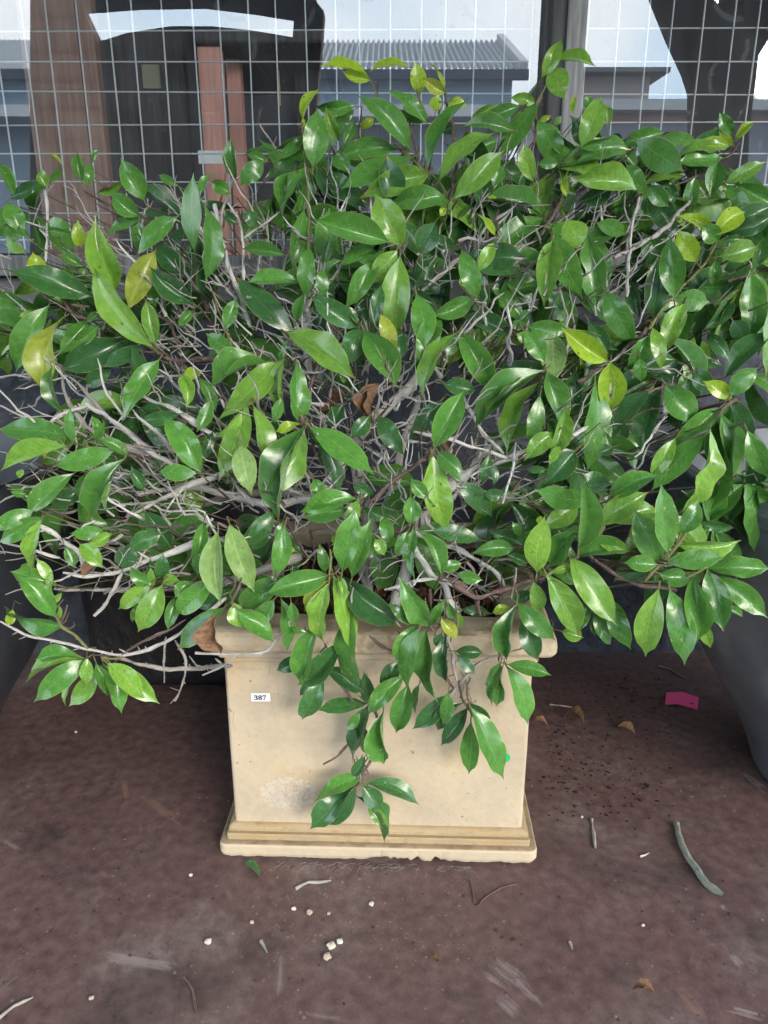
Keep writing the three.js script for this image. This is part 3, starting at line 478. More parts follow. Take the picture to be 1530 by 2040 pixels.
// ---------- leaves ----------
// blade outline: widest a little below the middle, drawn out to a point
const outline = (t, k) => Math.pow(Math.sin(Math.PI * Math.pow(t, k)), 0.86) * lerp(1, 0.42, sm(0.80, 0.93, t)) * lerp(0.55, 1, sm(0, 0.16, t));
function leafGeo({ bend = 0.08, fold = 0.18, wave = 0.02, phase = 0, side = 0.03, k = 1.0, curlTip = 0.04, twist = 0, rows = 15, cols = 6 }) {
  const pos = [], uv = [], idx = [];
  for (let j = 0; j <= rows; j++) {
    const t = j / rows, w = Math.max(j === 0 ? 0.02 : j === rows ? 0.006 : 0, outline(t, k)) * 0.5;
    for (let i = 0; i <= cols; i++) {
      const s = i / cols * 2 - 1, tw = twist * (t - 0.35), x0 = s * w, z0 = Math.abs(s) * w * fold + wave * Math.sin(t * 15 + phase + (s > 0 ? 1.1 : 0)) * s * s * Math.sin(Math.PI * t);
      const x = x0 * Math.cos(tw) - z0 * Math.sin(tw) + side * Math.sin(Math.PI * t), z = x0 * Math.sin(tw) + z0 * Math.cos(tw) + bend * Math.sin(Math.PI * Math.pow(t, 0.9)) - curlTip * sm(0.7, 1, t);
      pos.push(x, t, z); uv.push(i / cols, t);
      if (j < rows && i < cols) { const a = j * (cols + 1) + i, b = a + cols + 1; idx.push(a, a + 1, b, a + 1, b + 1, b); }
    }
  }
  const g = new THREE.BufferGeometry(); g.setAttribute('position', new THREE.Float32BufferAttribute(pos, 3)); g.setAttribute('uv', new THREE.Float32BufferAttribute(uv, 2)); g.setIndex(idx); g.computeVertexNormals();
  return g;
}
const leafShapes = [];
for (let i = 0; i < 24; i++) leafShapes.push(leafGeo({ bend: rr(0.02, 0.16), fold: i % 5 === 0 ? rr(0.4, 0.8) : rr(0.02, 0.36), wave: i % 4 === 1 ? rr(0.03, 0.055) : rr(0.006, 0.026), phase: rr(0, 6), side: rr(-0.14, 0.14), k: rr(0.84, 1.04), curlTip: rr(-0.02, 0.07), twist: i % 6 === 2 ? rr(0.7, 1.2) : rr(-0.5, 0.5) }));
const LEAF = { d: [0.030, 0.122, 0.026], m: [0.062, 0.205, 0.026], l: [0.142, 0.310, 0.034], y: [0.27, 0.44, 0.018], a: [0.30, 0.38, 0.040], u: [0.20, 0.34, 0.10] };
// the blade's colour: mottling, pale midrib, faint side veins, yellowish margin, sometimes specks
function leafTex(c, seed, { spots = 0, tipBrown = 0, rib = 1.7 } = {}) {
  return canvasTex(128, 256, (g, w, h) => {
    const im = g.createImageData(w, h), r = rng(seed);
    for (let y = 0; y < h; y++) for (let x = 0; x < w; x++) {
      const s = Math.abs(x / w * 2 - 1), t = 1 - y / h, n = fbm(x / 26, y / 26, seed, 4), f = fbm(x / 5, y / 5, seed + 5, 2);
      const vein = Math.pow(0.5 + 0.5 * Math.cos((t * 11 - s * 1.9) * 6.283), 14) * 0.10 * (1 - s);
      const mid = Math.exp(-Math.pow(s / 0.028, 2)), edge = sm(0.955, 0.985, s);
      const warm = sm(0.0, 0.5, fbm(x / 60 + 3, y / 60, seed + 9, 2)) * 0.35;
      let q = c.map((v, k) => v * (1 + n * 0.42 + f * 0.12 + vein) * (1 + warm * [0.55, 0.20, 0][k]));
      q = q.map((v, k) => lerp(v, Math.min(1, [c[0] * rib + 0.05, c[1] * rib * 0.85 + 0.05, c[2] * rib + 0.02][k]), mid * 0.7));
      q = q.map((v, k) => lerp(v, [0.36, 0.42, 0.10][k], edge * 0.55));
      if (tipBrown && t > 0.9 - 0.05 * n) q = q.map((v, k) => lerp(v, [0.30, 0.15, 0.04][k], tipBrown * sm(0.88, 0.96, t + 0.03 * f)));
      const i = (y * w + x) * 4; for (let k = 0; k < 3; k++) im.data[i + k] = 255 * toSRGB(clamp(q[k], 0, 1)); im.data[i + 3] = 255;
    }
    g.putImageData(im, 0, 0);
    for (let i = 0; i < spots; i++) { const x = r() * w, y = r() * h, s = 0.8 + r() * r() * 5; g.fillStyle = r() < 0.6 ? css(0.08, 0.05, 0.015, 0.7) : css(0.5, 0.48, 0.22, 0.6); g.beginPath(); g.ellipse(x, y, s, s * 1.6, 0, 0, 7); g.fill(); }
  });
}
const leafBump = dataTex(128, 256, (u, v) => { const s = Math.abs(u * 2 - 1); return 0.55 - 0.3 * Math.exp(-Math.pow(s / 0.03, 2)) + 0.16 * Math.cos((v * 11 - s * 1.9) * 6.283) * (1 - s) + fbm(u * 12, v * 24, 3, 3) * 0.35; }, { color: false });
const leafRough = dataTex(128, 256, (u, v) => 0.11 + 0.22 * (0.5 + fbm(u * 7, v * 14, 6, 3)), { color: false });
const leafMats = {};
for (const [k, n, o] of [['d', 3, {}], ['m', 4, {}], ['l', 3, {}], ['y', 2, {}], ['a', 2, { spots: 16, tipBrown: 0.8 }], ['u', 1, { rib: 2.0 }]]) {
  leafMats[k] = [];
  for (let i = 0; i < n; i++) {
    const c = LEAF[k].map((v, j) => v * (1 + [0, 0.16, -0.14, 0.07][i] * [1.3, 1, 0.7][j])), young = k === 'y' || k === 'a';
    leafMats[k].push(phys({ map: leafTex(c, 100 + k.charCodeAt(0) * 7 + i * 13, { spots: [3, 14, 5, 8][i], tipBrown: i === 2 ? 0.6 : 0, ...o }), bumpMap: leafBump, bumpScale: 0.0012, roughness: 0.92, transmission: young ? 0.32 : 0.16, thickness: 0, clearcoat: k === 'u' ? 0.3 : 1, clearcoatRoughness: 1, clearcoatRoughnessMap: leafRough, specularIntensity: 0.6 }));
  }
}
const deadTex = dataTex(128, 256, (u, v) => { const s = Math.abs(u * 2 - 1), k = 1 + fbm(u * 9, v * 14, 4, 4) * 1.1 + 0.25 * Math.exp(-Math.pow(s / 0.05, 2)); return [0.20 * k, 0.115 * k, 0.062 * k]; });
const deadMats = [std({ map: deadTex, roughness: 0.9 }), std({ map: deadTex, color: lin(0.62, 0.58, 0.55), roughness: 0.9 }), std({ map: deadTex, color: lin(1, 1, 1), roughness: 0.9 })];
const deadShapes = [0, 1, 2, 3].map((i) => leafGeo({ bend: [0.20, -0.16, 0.28, 0.12][i], fold: [0.9, 0.5, 1.3, 0.7][i], wave: 0.09, phase: i * 2, side: 0.05, twist: [1.2, -0.8, 0.4, 1.8][i], curlTip: 0.12 }));

// how near the outer leaves of the shrub stand, by where they show
const ZK = [[-60, -1.30], [80, -1.27], [300, -1.17], [500, -1.06], [700, -0.97], [900, -0.89], [1080, -0.845], [1240, -0.835], [1340, -0.865], [1480, -0.88], [1700, -0.885]];
function zFront(px, py) {
  let z = ZK[ZK.length - 1][1];
  for (let i = 0; i + 1 < ZK.length; i++) if (py >= ZK[i][0] && py < ZK[i + 1][0]) { z = lerp(ZK[i][1], ZK[i + 1][1], (py - ZK[i][0]) / (ZK[i + 1][0] - ZK[i][0])); break; }
  const s = Math.abs(px - 765) / 765;
  z -= 0.11 * s * s * (1 - sm(650, 950, py));
  if (py > 950 && px > 1150) z = lerp(z, -0.80, sm(1150, 1350, px));
  return z;
}
const axisDepth = (p) => -(p.z) * C - (p.y - CAM_H) * S;
const UP = V(0, 1, 0);
// place a blade between petiole and tip, showing about the width w
function leafMatrix(B, T, width, seenRatio, rnd) {
  const ax = T.clone().sub(B), L = ax.length(); ax.normalize();
  const view = V(0, CAM_H, 0).sub(B.clone().add(T).multiplyScalar(0.5)).normalize();
  let n = view.clone().addScaledVector(ax, -view.dot(ax)).normalize();
  const roll = Math.acos(clamp(seenRatio, 0.34, 1)), a = n.clone().applyAxisAngle(ax, roll), b = n.clone().applyAxisAngle(ax, -roll);
  n = (a.y > b.y) === (rnd < 0.8) ? a : b;
  const x = new THREE.Vector3().crossVectors(ax, n).normalize();
  return new THREE.Matrix4().makeBasis(x.multiplyScalar(width), ax.clone().multiplyScalar(L * 1.10), n.multiplyScalar(L)).setPosition(B.clone().addScaledVector(ax, -L * 0.035));
}
// petiole x,y  tip x,y  seen width  colour (d dark, m mid, l light, y young, a ageing, u underside)
const LEAVES = `27,390,0,328,25m 21,395,75,360,25d 91,372,85,338,25l 99,363,125,338,15m 124,330,97,305,5y 163,362,155,306,24m 172,370,180,325,22m 185,322,195,297,10m 286,397,243,318,48m 197,383,247,355,20l 278,430,225,385,40m 356,371,318,350,18m 388,495,385,352,42m
398,410,418,347,15m 457,385,421,363,30m 473,357,460,277,26m 523,325,480,368,38m 541,300,482,310,12d 535,322,493,307,20m 604,272,555,318,25m 603,277,551,296,25m 606,294,568,303,18m 600,322,530,352,25d 624,330,631,222,54m 604,240,635,181,14y 603,255,600,225,7y 704,212,630,212,30m 705,219,671,243,20m 738,160,643,130,18y 736,160,683,142,22y 812,134,738,140,18y 815,295,720,195,45m 745,237,716,255,18y 686,288,706,240,22m 675,280,650,215,25l 790,298,678,313,42m 818,315,687,372,45m 850,350,725,392,55l 670,305,695,345,35m 634,338,672,402,28d 655,345,725,410,45d 610,335,558,440,25m 605,420,586,530,40m 610,355,583,440,20m 583,345,557,410,22m
850,245,775,180,30m 852,240,785,215,18m 836,187,828,126,34y 886,185,844,157,28a 884,175,858,125,8y 893,205,929,212,24y 868,222,873,190,26y 853,332,928,200,32m 880,262,912,255,25d 878,358,978,265,34l 906,393,999,305,50l 893,400,782,402,42m 925,253,1021,258,28m 985,210,941,230,20l 1033,212,967,235,30m 1070,207,998,310,45m 1065,205,1018,195,24l 1080,152,1118,80,32l 1105,125,1183,130,22l 1108,135,1123,195,48l 1075,240,1097,231,12y 1103,248,1118,232,14l 1072,243,1112,335,52m 1108,250,1150,310,24m 1142,228,1147,192,12y 1062,360,1045,288,36l 1110,325,1073,327,24m 1050,340,1040,390,25d 985,370,993,325,28m 1128,390,1133,337,18y 990,394,972,392,10y 990,280,920,300,40m 960,350,955,420,40d
1159,292,1197,195,48l 1165,215,1178,192,20m 1207,255,1207,208,12l 1160,293,1219,275,22m 1240,275,1218,270,18d 1320,265,1236,285,36m 1270,280,1357,338,62m 1250,298,1150,325,42m 1267,382,1150,355,44l 1375,345,1270,335,30d 1325,270,1385,280,28m 1450,292,1352,308,34l 1450,290,1393,285,24y 1460,290,1425,255,26y 1462,277,1501,244,20y 1460,265,1435,225,28m 1437,315,1352,322,32m 1445,365,1522,325,30l 1430,325,1415,390,40m 1385,355,1380,420,30m 1437,365,1450,410,6y 1447,370,1490,430,30m 1467,368,1545,410,40m 1215,375,1150,400,40d 1250,330,1285,385,38m 1290,370,1330,410,35m 1340,370,1335,410,25d
45,460,12,405,40m 60,475,38,450,18m 0,470,20,445,22m 50,502,12,487,22l 70,555,65,505,40y 156,492,155,440,28y 100,460,142,465,18m 98,440,140,450,25m 183,590,24,540,58d 165,530,118,508,22m 178,545,157,535,14l 228,575,193,440,58l 258,612,308,502,52a 303,688,184,533,56l 200,628,180,558,20m 310,685,292,600,34l 277,435,212,470,25m 277,445,273,500,40m 277,505,350,433,36m 310,490,365,550,45d 382,602,303,535,48d 410,552,410,410,44m 95,613,33,735,52m 127,635,83,775,38a 175,640,120,705,36m 198,648,150,680,28m 250,678,125,735,60d 285,690,210,730,30d 122,615,88,625,15d 210,628,172,640,12m 383,620,355,650,20m 335,580,330,625,12l 300,560,310,610,28m 125,605,105,595,14y 65,620,38,630,14l
418,600,455,492,42d 450,655,470,597,30m 465,697,413,665,34m 400,570,385,520,22d 565,508,486,497,30m 510,450,485,425,30d 470,445,448,418,22d 583,660,475,553,56d 595,562,498,560,30m 590,638,605,588,24m 612,590,615,492,36m 712,650,622,592,46d 715,655,690,725,48d 575,665,702,748,55l 772,482,633,440,55m 800,497,750,392,66l 752,482,681,528,26m 770,490,705,515,18m 752,525,690,610,42m 680,520,646,552,14m 640,595,640,535,28m 790,500,742,563,45l 797,515,790,665,62l 760,628,783,712,35a 728,662,786,768,62m 573,680,563,735,15m 715,648,695,610,14d 745,650,760,570,30d
838,505,866,445,50d 860,470,915,495,30d 862,530,827,568,26d 830,590,846,690,52m 862,605,826,580,24d 938,597,860,627,40m 950,592,920,500,42m 983,485,953,540,30l 930,570,915,555,18l 1020,665,922,630,40d 912,662,978,773,54m 912,665,843,790,36l 912,670,890,708,28m 873,625,842,738,48m 800,660,790,720,40d 1100,483,1085,605,50l 1107,473,1157,587,58m 1130,560,1103,630,45d 1052,650,1128,655,38m 1017,650,1048,650,20m 1055,622,1020,640,24d 1030,665,1056,682,24l 1045,660,1083,720,42m 1103,665,1107,752,56u 1208,718,1122,655,48y 985,468,950,425,16y 877,430,890,415,16y 1128,440,1150,495,55l
1170,470,1187,608,56m 1155,495,1172,560,20d 1207,583,1262,680,52m 1387,520,1352,460,44y 1343,590,1335,475,52m 1417,455,1352,430,26y 1418,470,1480,425,45y 1435,510,1505,492,46l 1345,595,1410,602,46m 1362,608,1326,703,44l 1393,612,1330,708,40m 1452,548,1365,605,30d 1485,510,1440,595,46d 1495,540,1500,675,50m 1465,590,1425,715,10l 1460,640,1480,678,40d 1450,605,1402,655,34d 1410,615,1392,697,24d 1530,620,1527,745,40l 1302,632,1310,515,48d 1258,560,1275,635,30d 1335,480,1290,530,36d 1295,390,1340,475,50d 1190,445,1245,468,34m 1173,640,1212,705,36d 1290,672,1250,730,36m 1300,655,1318,733,30l 1530,670,1443,752,44d 1415,665,1450,715,30d 1430,480,1400,450,40m 1425,520,1420,570,26m 1440,478,1480,475,18m 1500,520,1500,445,40d 1450,460,1535,430,40d 1500,535,1535,465,30m
104,735,128,823,24m 150,885,140,815,20m 315,720,246,830,48m 220,738,172,770,34d 366,750,402,742,26y 365,748,371,810,32l 355,825,283,838,30d 310,845,303,872,24d 135,868,3,857,52m 130,890,9,936,42l 45,935,38,953,14l 89,913,101,897,9a 226,897,110,925,46m 145,945,55,1020,42m 245,918,181,1028,42m 215,905,172,950,12l 170,945,165,1000,14m 165,975,108,1005,34d 222,960,212,1020,16l 193,880,209,840,20m 258,908,198,875,24m 390,943,319,940,36m 398,938,327,835,54m 285,975,262,930,25d 52,985,22,980,18m 65,1018,-15,1055,35m 84,1030,0,1080,40m 200,870,185,830,20m
555,722,440,832,58l 528,722,425,767,24m 398,755,429,817,26m 420,797,393,857,30m 423,862,405,915,22d 568,715,570,823,24l 590,725,602,845,38m 603,845,552,858,14y 492,812,437,950,56l 505,812,522,947,42l 512,815,535,900,32d 480,890,500,980,50u 480,820,428,870,22l 447,935,452,965,8l 603,855,533,985,40l 608,855,560,1033,50m 616,857,673,980,42d 622,853,738,940,54m 625,955,650,990,30m 708,995,603,1018,40m 690,1015,605,1030,40m 712,998,695,1060,30l 705,965,745,985,26d 725,1012,775,1030,30d 545,1020,483,1085,40d 685,805,645,845,35d 735,830,700,870,35d 680,735,685,763,16l 560,795,548,840,24m
866,890,922,783,54m 862,912,891,1055,58l 873,900,917,958,38m 910,960,978,1027,44d 853,993,820,955,30m 818,990,815,1045,38m 757,832,802,903,42d 885,765,947,777,36d 877,800,815,875,40d 1045,745,966,828,30l 1080,742,950,853,55m 1075,765,1012,898,40l 1075,790,1055,885,36m 1105,865,1048,915,40l 1090,745,1118,878,48m 1125,820,1098,912,36l 1115,890,1095,925,20l 975,910,962,962,26d 985,925,985,965,12d 1193,995,1072,975,40m 1130,1000,1082,1010,20d 1150,1005,1085,1050,44l 1075,1045,1078,1028,14y 1050,935,1090,935,16d 1145,900,1090,960,50d 965,985,1005,980,26d 1147,740,1125,840,40d 1185,760,1174,928,52m 1165,690,1150,790,22d
1216,725,1206,822,58y 1290,782,1222,870,40d 1317,776,1281,905,48d 1328,768,1385,838,60m 1325,790,1355,855,34d 1430,815,1345,885,42m 1345,875,1298,953,36l 1402,870,1303,972,50m 1412,860,1367,1011,34l 1437,832,1422,1009,42m 1455,815,1458,975,60m 1455,795,1500,870,46d 1490,860,1530,950,45m 1457,793,1404,762,34y 1457,787,1508,735,42m 1214,985,1310,950,44m 1190,1045,1288,983,50l 1330,1100,1320,970,46m 1312,1118,1265,1020,60m 1152,1090,1158,958,48m 1357,1062,1390,998,40m 1193,1000,1170,975,25d 1215,965,1165,945,40d 1203,860,1215,888,16m 1220,890,1190,900,22d 1275,715,1278,760,28m 1385,735,1412,780,40d 1368,748,1350,770,16m
83,1040,70,1160,28l 65,1120,45,1145,10l 112,1165,25,1140,40m 105,1160,75,1115,24l 108,1226,34,1148,44m 122,1247,12,1212,34m 25,1215,18,1245,20y 105,1205,103,1142,12l 115,1235,118,1207,12l 103,1200,122,1182,14l 205,1055,143,1062,30m 222,1065,177,1080,26l 160,1085,203,1130,36l 130,1090,147,1130,26m 245,1132,255,1085,46d 290,1020,340,1090,44d 318,1065,256,1098,40d 295,1165,262,1130,30m 305,1170,300,1132,18l 323,1155,325,1105,30d 325,1158,358,1158,24l 300,1162,238,1212,34l 322,1168,277,1255,52l 272,1205,263,1238,16l 350,1190,335,1253,28m 310,1160,300,1115,26d 425,1155,352,1222,48m 445,1212,358,1290,46m 380,1160,350,1190,30m
155,1312,74,1312,26m 165,1313,54,1355,34l 168,1316,72,1395,48m 173,1312,173,1363,28l 145,1350,130,1408,14l 190,1340,140,1403,40l 192,1322,217,1386,34m 207,1325,241,1417,36m 215,1323,282,1387,44l 225,1325,313,1398,46l
435,1062,441,1197,48u 459,1048,506,1172,52u 567,1050,545,1150,42m 563,1040,548,1080,24m 530,1035,500,1095,42d 405,1042,385,1110,30m 415,1070,395,1150,26m 462,1177,393,1210,34d 575,1150,477,1212,48m 650,1147,534,1182,52m 653,1145,597,1163,20d 655,1157,608,1216,26a 665,1150,700,1294,46l 655,1165,647,1282,44l 683,1147,792,1245,56d 672,1148,685,1190,16l 648,1138,636,1085,24m 682,1137,705,1020,48m 702,1148,735,1040,42m 670,1090,680,1055,24l 588,1098,568,1087,14y 748,1075,765,1105,26l 545,1195,507,1238,36m 560,1195,571,1292,30m 580,1200,585,1237,24m 466,1203,485,1250,38l 475,1215,543,1278,44m 610,1260,580,1252,12m 635,1240,600,1362,44m 680,1280,598,1360,50d 703,1225,724,1383,46m 605,1310,553,1335,32d
645,1352,603,1432,46d 625,1352,598,1385,20d 648,1330,722,1378,40d 735,1400,725,1340,30d 730,1402,636,1414,32d 803,1348,736,1420,40m 795,1320,760,1370,38d 812,1365,790,1457,46m 835,1255,812,1374,42m 733,1408,700,1516,40d 728,1500,705,1440,28d 715,1420,690,1453,22m 764,1420,764,1517,36m 750,1425,745,1475,16d 890,1385,825,1449,40d 835,1365,828,1420,16m 727,1507,702,1545,24d 718,1549,630,1594,36m 705,1568,621,1646,38d 708,1570,650,1643,38d 722,1565,757,1611,40d 713,1590,763,1675,26d 733,1600,772,1650,26l 735,1562,831,1600,36d
828,1246,789,1314,32m 849,1258,869,1396,44m 889,1265,890,1355,32d 908,1297,961,1300,28d 911,1305,945,1342,26d 857,1246,797,1157,44m 880,1231,912,1269,28a 913,1250,905,1215,14l 825,1242,775,1205,30m 860,1243,880,1200,22m 880,1262,872,1290,24d 893,1382,882,1441,30m 920,1402,873,1452,24d 930,1412,880,1482,36d 938,1440,933,1538,40m 940,1415,998,1545,50m 930,1402,975,1442,30d 997,1322,978,1405,26m 1003,1325,988,1403,24m 1010,1330,1052,1438,40m 1013,1324,1094,1344,32m 1028,1208,1010,1310,36m 1033,1205,1103,1272,44m 1040,1230,1070,1313,44d 995,1300,1000,1270,18d
827,1057,825,1152,30m 835,1060,877,1145,34m 813,1058,790,1108,26m 955,1075,865,1055,36d 1022,1092,944,1103,34m 1042,1088,977,1057,30d 1050,1120,1010,1105,24d 1037,1068,1020,1040,18m 918,1122,881,1135,26m 913,1142,960,1155,26m 1070,1137,1085,1033,54l 1097,1122,1150,1060,50m 1090,1147,1150,1262,56l 1063,1160,1072,1220,34l 1137,1113,1223,1239,58l 1120,1258,1160,1270,32l 1020,1190,1060,1180,28d 982,1221,1015,1210,20y 920,1215,975,1222,22d 885,1218,888,1195,14m 905,1230,895,1200,20m 765,1030,778,1085,30m 1100,1140,1137,1130,16l 895,1142,903,1140,7y
1190,1072,1255,1098,32l 1147,1110,1257,1098,40m 1308,1125,1246,1121,36m 1330,1118,1437,1112,42m 1412,1132,1530,1131,42m 1315,1142,1373,1155,40m 1355,1085,1472,1078,40l 1345,1098,1400,1090,20d 1395,1042,1462,1052,24d 1311,1177,1287,1303,58l 1335,1178,1362,1317,54m 1383,1153,1386,1276,54m 1410,1137,1440,1252,54m 1427,1150,1524,1227,48m 1400,1240,1415,1288,26l 1440,1210,1478,1228,16m 1220,1197,1256,1290,44m 1185,1225,1215,1283,36m 1165,1190,1155,1255,26m 1180,1230,1185,1265,16m`.trim().split(/\s+/).map((s) => { const [a, b, c, d, e] = s.split(','); return { bx: +a, by: +b, tx: +c, ty: +d, w: parseFloat(e), c: e.slice(-1) }; });

const shrub = thing('leafy_shrub', 'wide glossy green shrub with grey bare twigs growing in the cream planter', 'shrub', [0, SOIL_Y - 0.004, PL.z]);
const O = shrub.position;
const local = (g) => g.translate(-O.x, -O.y, -O.z);
const inFront = (px, py) => py > 1225 && px > 440 && px < 1115;      // hangs before the planter's face
const petioles = [];
{
  const big = [], small = [];
  LEAVES.forEach((q, i) => {
    const rnd = R(), front = inFront(q.bx, q.by) || inFront(q.tx, q.ty);
    let zb = zFront(q.bx, q.by) + rr(-0.012, 0.012);
    if (!front) zb -= q.c === 'd' ? rr(0.018, 0.04) : q.w < 22 ? rr(0, 0.02) : 0;
    else zb = Math.max(zb + (q.c === 'd' ? -0.010 : 0.004), q.by > 1240 ? -0.885 : -0.87);
    const B = P(q.bx, q.by, zb), len = Math.hypot(q.tx - q.bx, q.ty - q.by) / F * axisDepth(B);
    const down = clamp((q.ty - q.by) / Math.hypot(q.tx - q.bx, q.ty - q.by), -1, 1);
    let zt = zb + len * (front ? rr(0.02, 0.28) : rr(-0.10, 0.32) + 0.16 * down);
    if (front && zt < -0.892) zt = -0.892;
    const T = P(q.tx, q.ty, zt), L = B.distanceTo(T), seen = q.w / F * axisDepth(B), nat = Math.max(seen, clamp(0.40 * L, 0.006, 0.045));
    const M = leafMatrix(B, T, nat * 0.95, seen / nat, rnd), v = i % leafShapes.length, mats = leafMats[q.c], mat = mats[(i * 7 + (rnd * 10 | 0)) % mats.length];
    (big).push({ M, v, mat, size: seen * len, B, T });
    // stalk from the blade back into the shrub
    const ax = T.clone().sub(B).normalize(), inner = B.clone().addScaledVector(ax, -0.012);
    const end = front ? V(B.x * 0.97, B.y + rr(0.03, 0.05), Math.max(B.z - 0.002, -0.885)) : V(B.x * 0.86, B.y - rr(0.03, 0.08), Math.max(-1.40, B.z - rr(0.07, 0.15)));
    if (!front && B.y < 0.45 && Math.abs(B.x) > 0.2) end.copy(B).add(V(-Math.sign(B.x) * rr(0.006, 0.014), rr(0.0, 0.012), -rr(0.006, 0.014)));
    const onRim = !front && end.y < 0.40 && Math.abs(end.x) < 0.25 && end.z > -0.95;
    petioles.push([q.c, B.clone(), inner, onRim ? inner.clone().add(V(0, 0.03, -0.02)) : end, q.w]);
  });
  big.sort((a, b) => b.size - a.size);
  const rest = [];
  big.forEach((l, i) => {
    l.M.premultiply(new THREE.Matrix4().makeTranslation(-O.x, -O.y, -O.z));
    if (i < 300) { const m = mesh('leaf', leafShapes[l.v], l.mat, shrub); m.matrix.copy(l.M); m.matrix.decompose(m.position, m.quaternion, m.scale); }
    else rest.push(l);
  });
  // inner leaves that fill the depth of the shrub
  const gaps = [[0, 690, 190, 850], [0, 900, 110, 1150], [0, 1010, 330, 1360], [1190, 770, 1480, 960], [1180, 1150, 1530, 1360], [540, 690, 1010, 1010], [470, 500, 640, 640], [420, 930, 720, 1170], [840, 400, 1060, 620], [760, 1060, 1060, 1230]];
  const topAt = (x) => { const k = [[0, 400], [90, 380], [300, 400], [430, 360], [560, 320], [640, 260], [800, 270], [1060, 260], [1200, 290], [1450, 330], [1600, 350]]; for (let i = 0; i + 1 < k.length; i++) if (x < k[i + 1][0]) return lerp(k[i][1], k[i + 1][1], (x - k[i][0]) / (k[i + 1][0] - k[i][0])); return 350; };
  let made = 0, tries = 0;
  const dense = (x, y) => (y < 640 && x > 640) || (x > 1060 && y < 760);
  while (made < 640 && tries++ < 4000) {
    const px = rr(-10, 1545), py = rr(topAt(px) + 15, 1120);
    const g = gaps.some(([a, b, c, d]) => px > a && px < c && py > b && py < d), full = dense(px, py);
    if (g && R() < 0.9) continue; if (px < 260 && py > 850 && R() < 0.6) continue; if (!full && R() < 0.3) continue; if (px < 600 && py < 560 && R() < 0.5) continue;
    const zb = Math.max(-1.43, zFront(px, py) - (full && R() < 0.5 ? rr(0.035, 0.08) : rr(0.08, 0.26))), hub = P(px, py, zb), n = 3 + (R() * 3 | 0), a0 = rr(-0.6, 0.6), k = R() < 0.42 ? 'd' : R() < 0.7 ? 'm' : 'l';
    for (let i = 0; i < n; i++) {
      const a = a0 + (i - (n - 1) / 2) * rr(0.5, 0.95) * (R() < 0.15 ? 2.2 : 1), L = rr(0.062, 0.096), B = hub.clone().add(V(Math.sin(a) * 0.006, -Math.cos(a) * 0.006, 0)), T = B.clone().add(V(Math.sin(a) * L, -Math.cos(a) * L * 0.92, rr(-0.15, 0.25) * L));
      if (T.z < -1.49) continue;
      const M = leafMatrix(B, T, L * rr(0.36, 0.44), rr(0.6, 1), R()); M.premultiply(new THREE.Matrix4().makeTranslation(-O.x, -O.y, -O.z));
      rest.push({ M, v: made % leafShapes.length, mat: leafMats[k][made % leafMats[k].length] }); made++;
    }
    petioles.push([k, hub.clone(), hub.clone().add(V(rr(-0.008, 0.008), 0.008, -0.008)), V(hub.x * 0.86, hub.y - rr(0.01, 0.06), Math.max(-1.45, hub.z - 0.06)), 34]);
  }
  const byMat = new Map(); for (const l of rest) { if (!byMat.has(l.mat)) byMat.set(l.mat, []); byMat.get(l.mat).push(leafShapes[l.v].clone().applyMatrix4(l.M)); }
  const mats = [...byMat.keys()], g = mergeGeometries(mats.map((m) => mergeGeometries(byMat.get(m))), true);
  const s = mesh('small_leaves', g, mats, shrub); s.userData.kind = 'stuff';
}
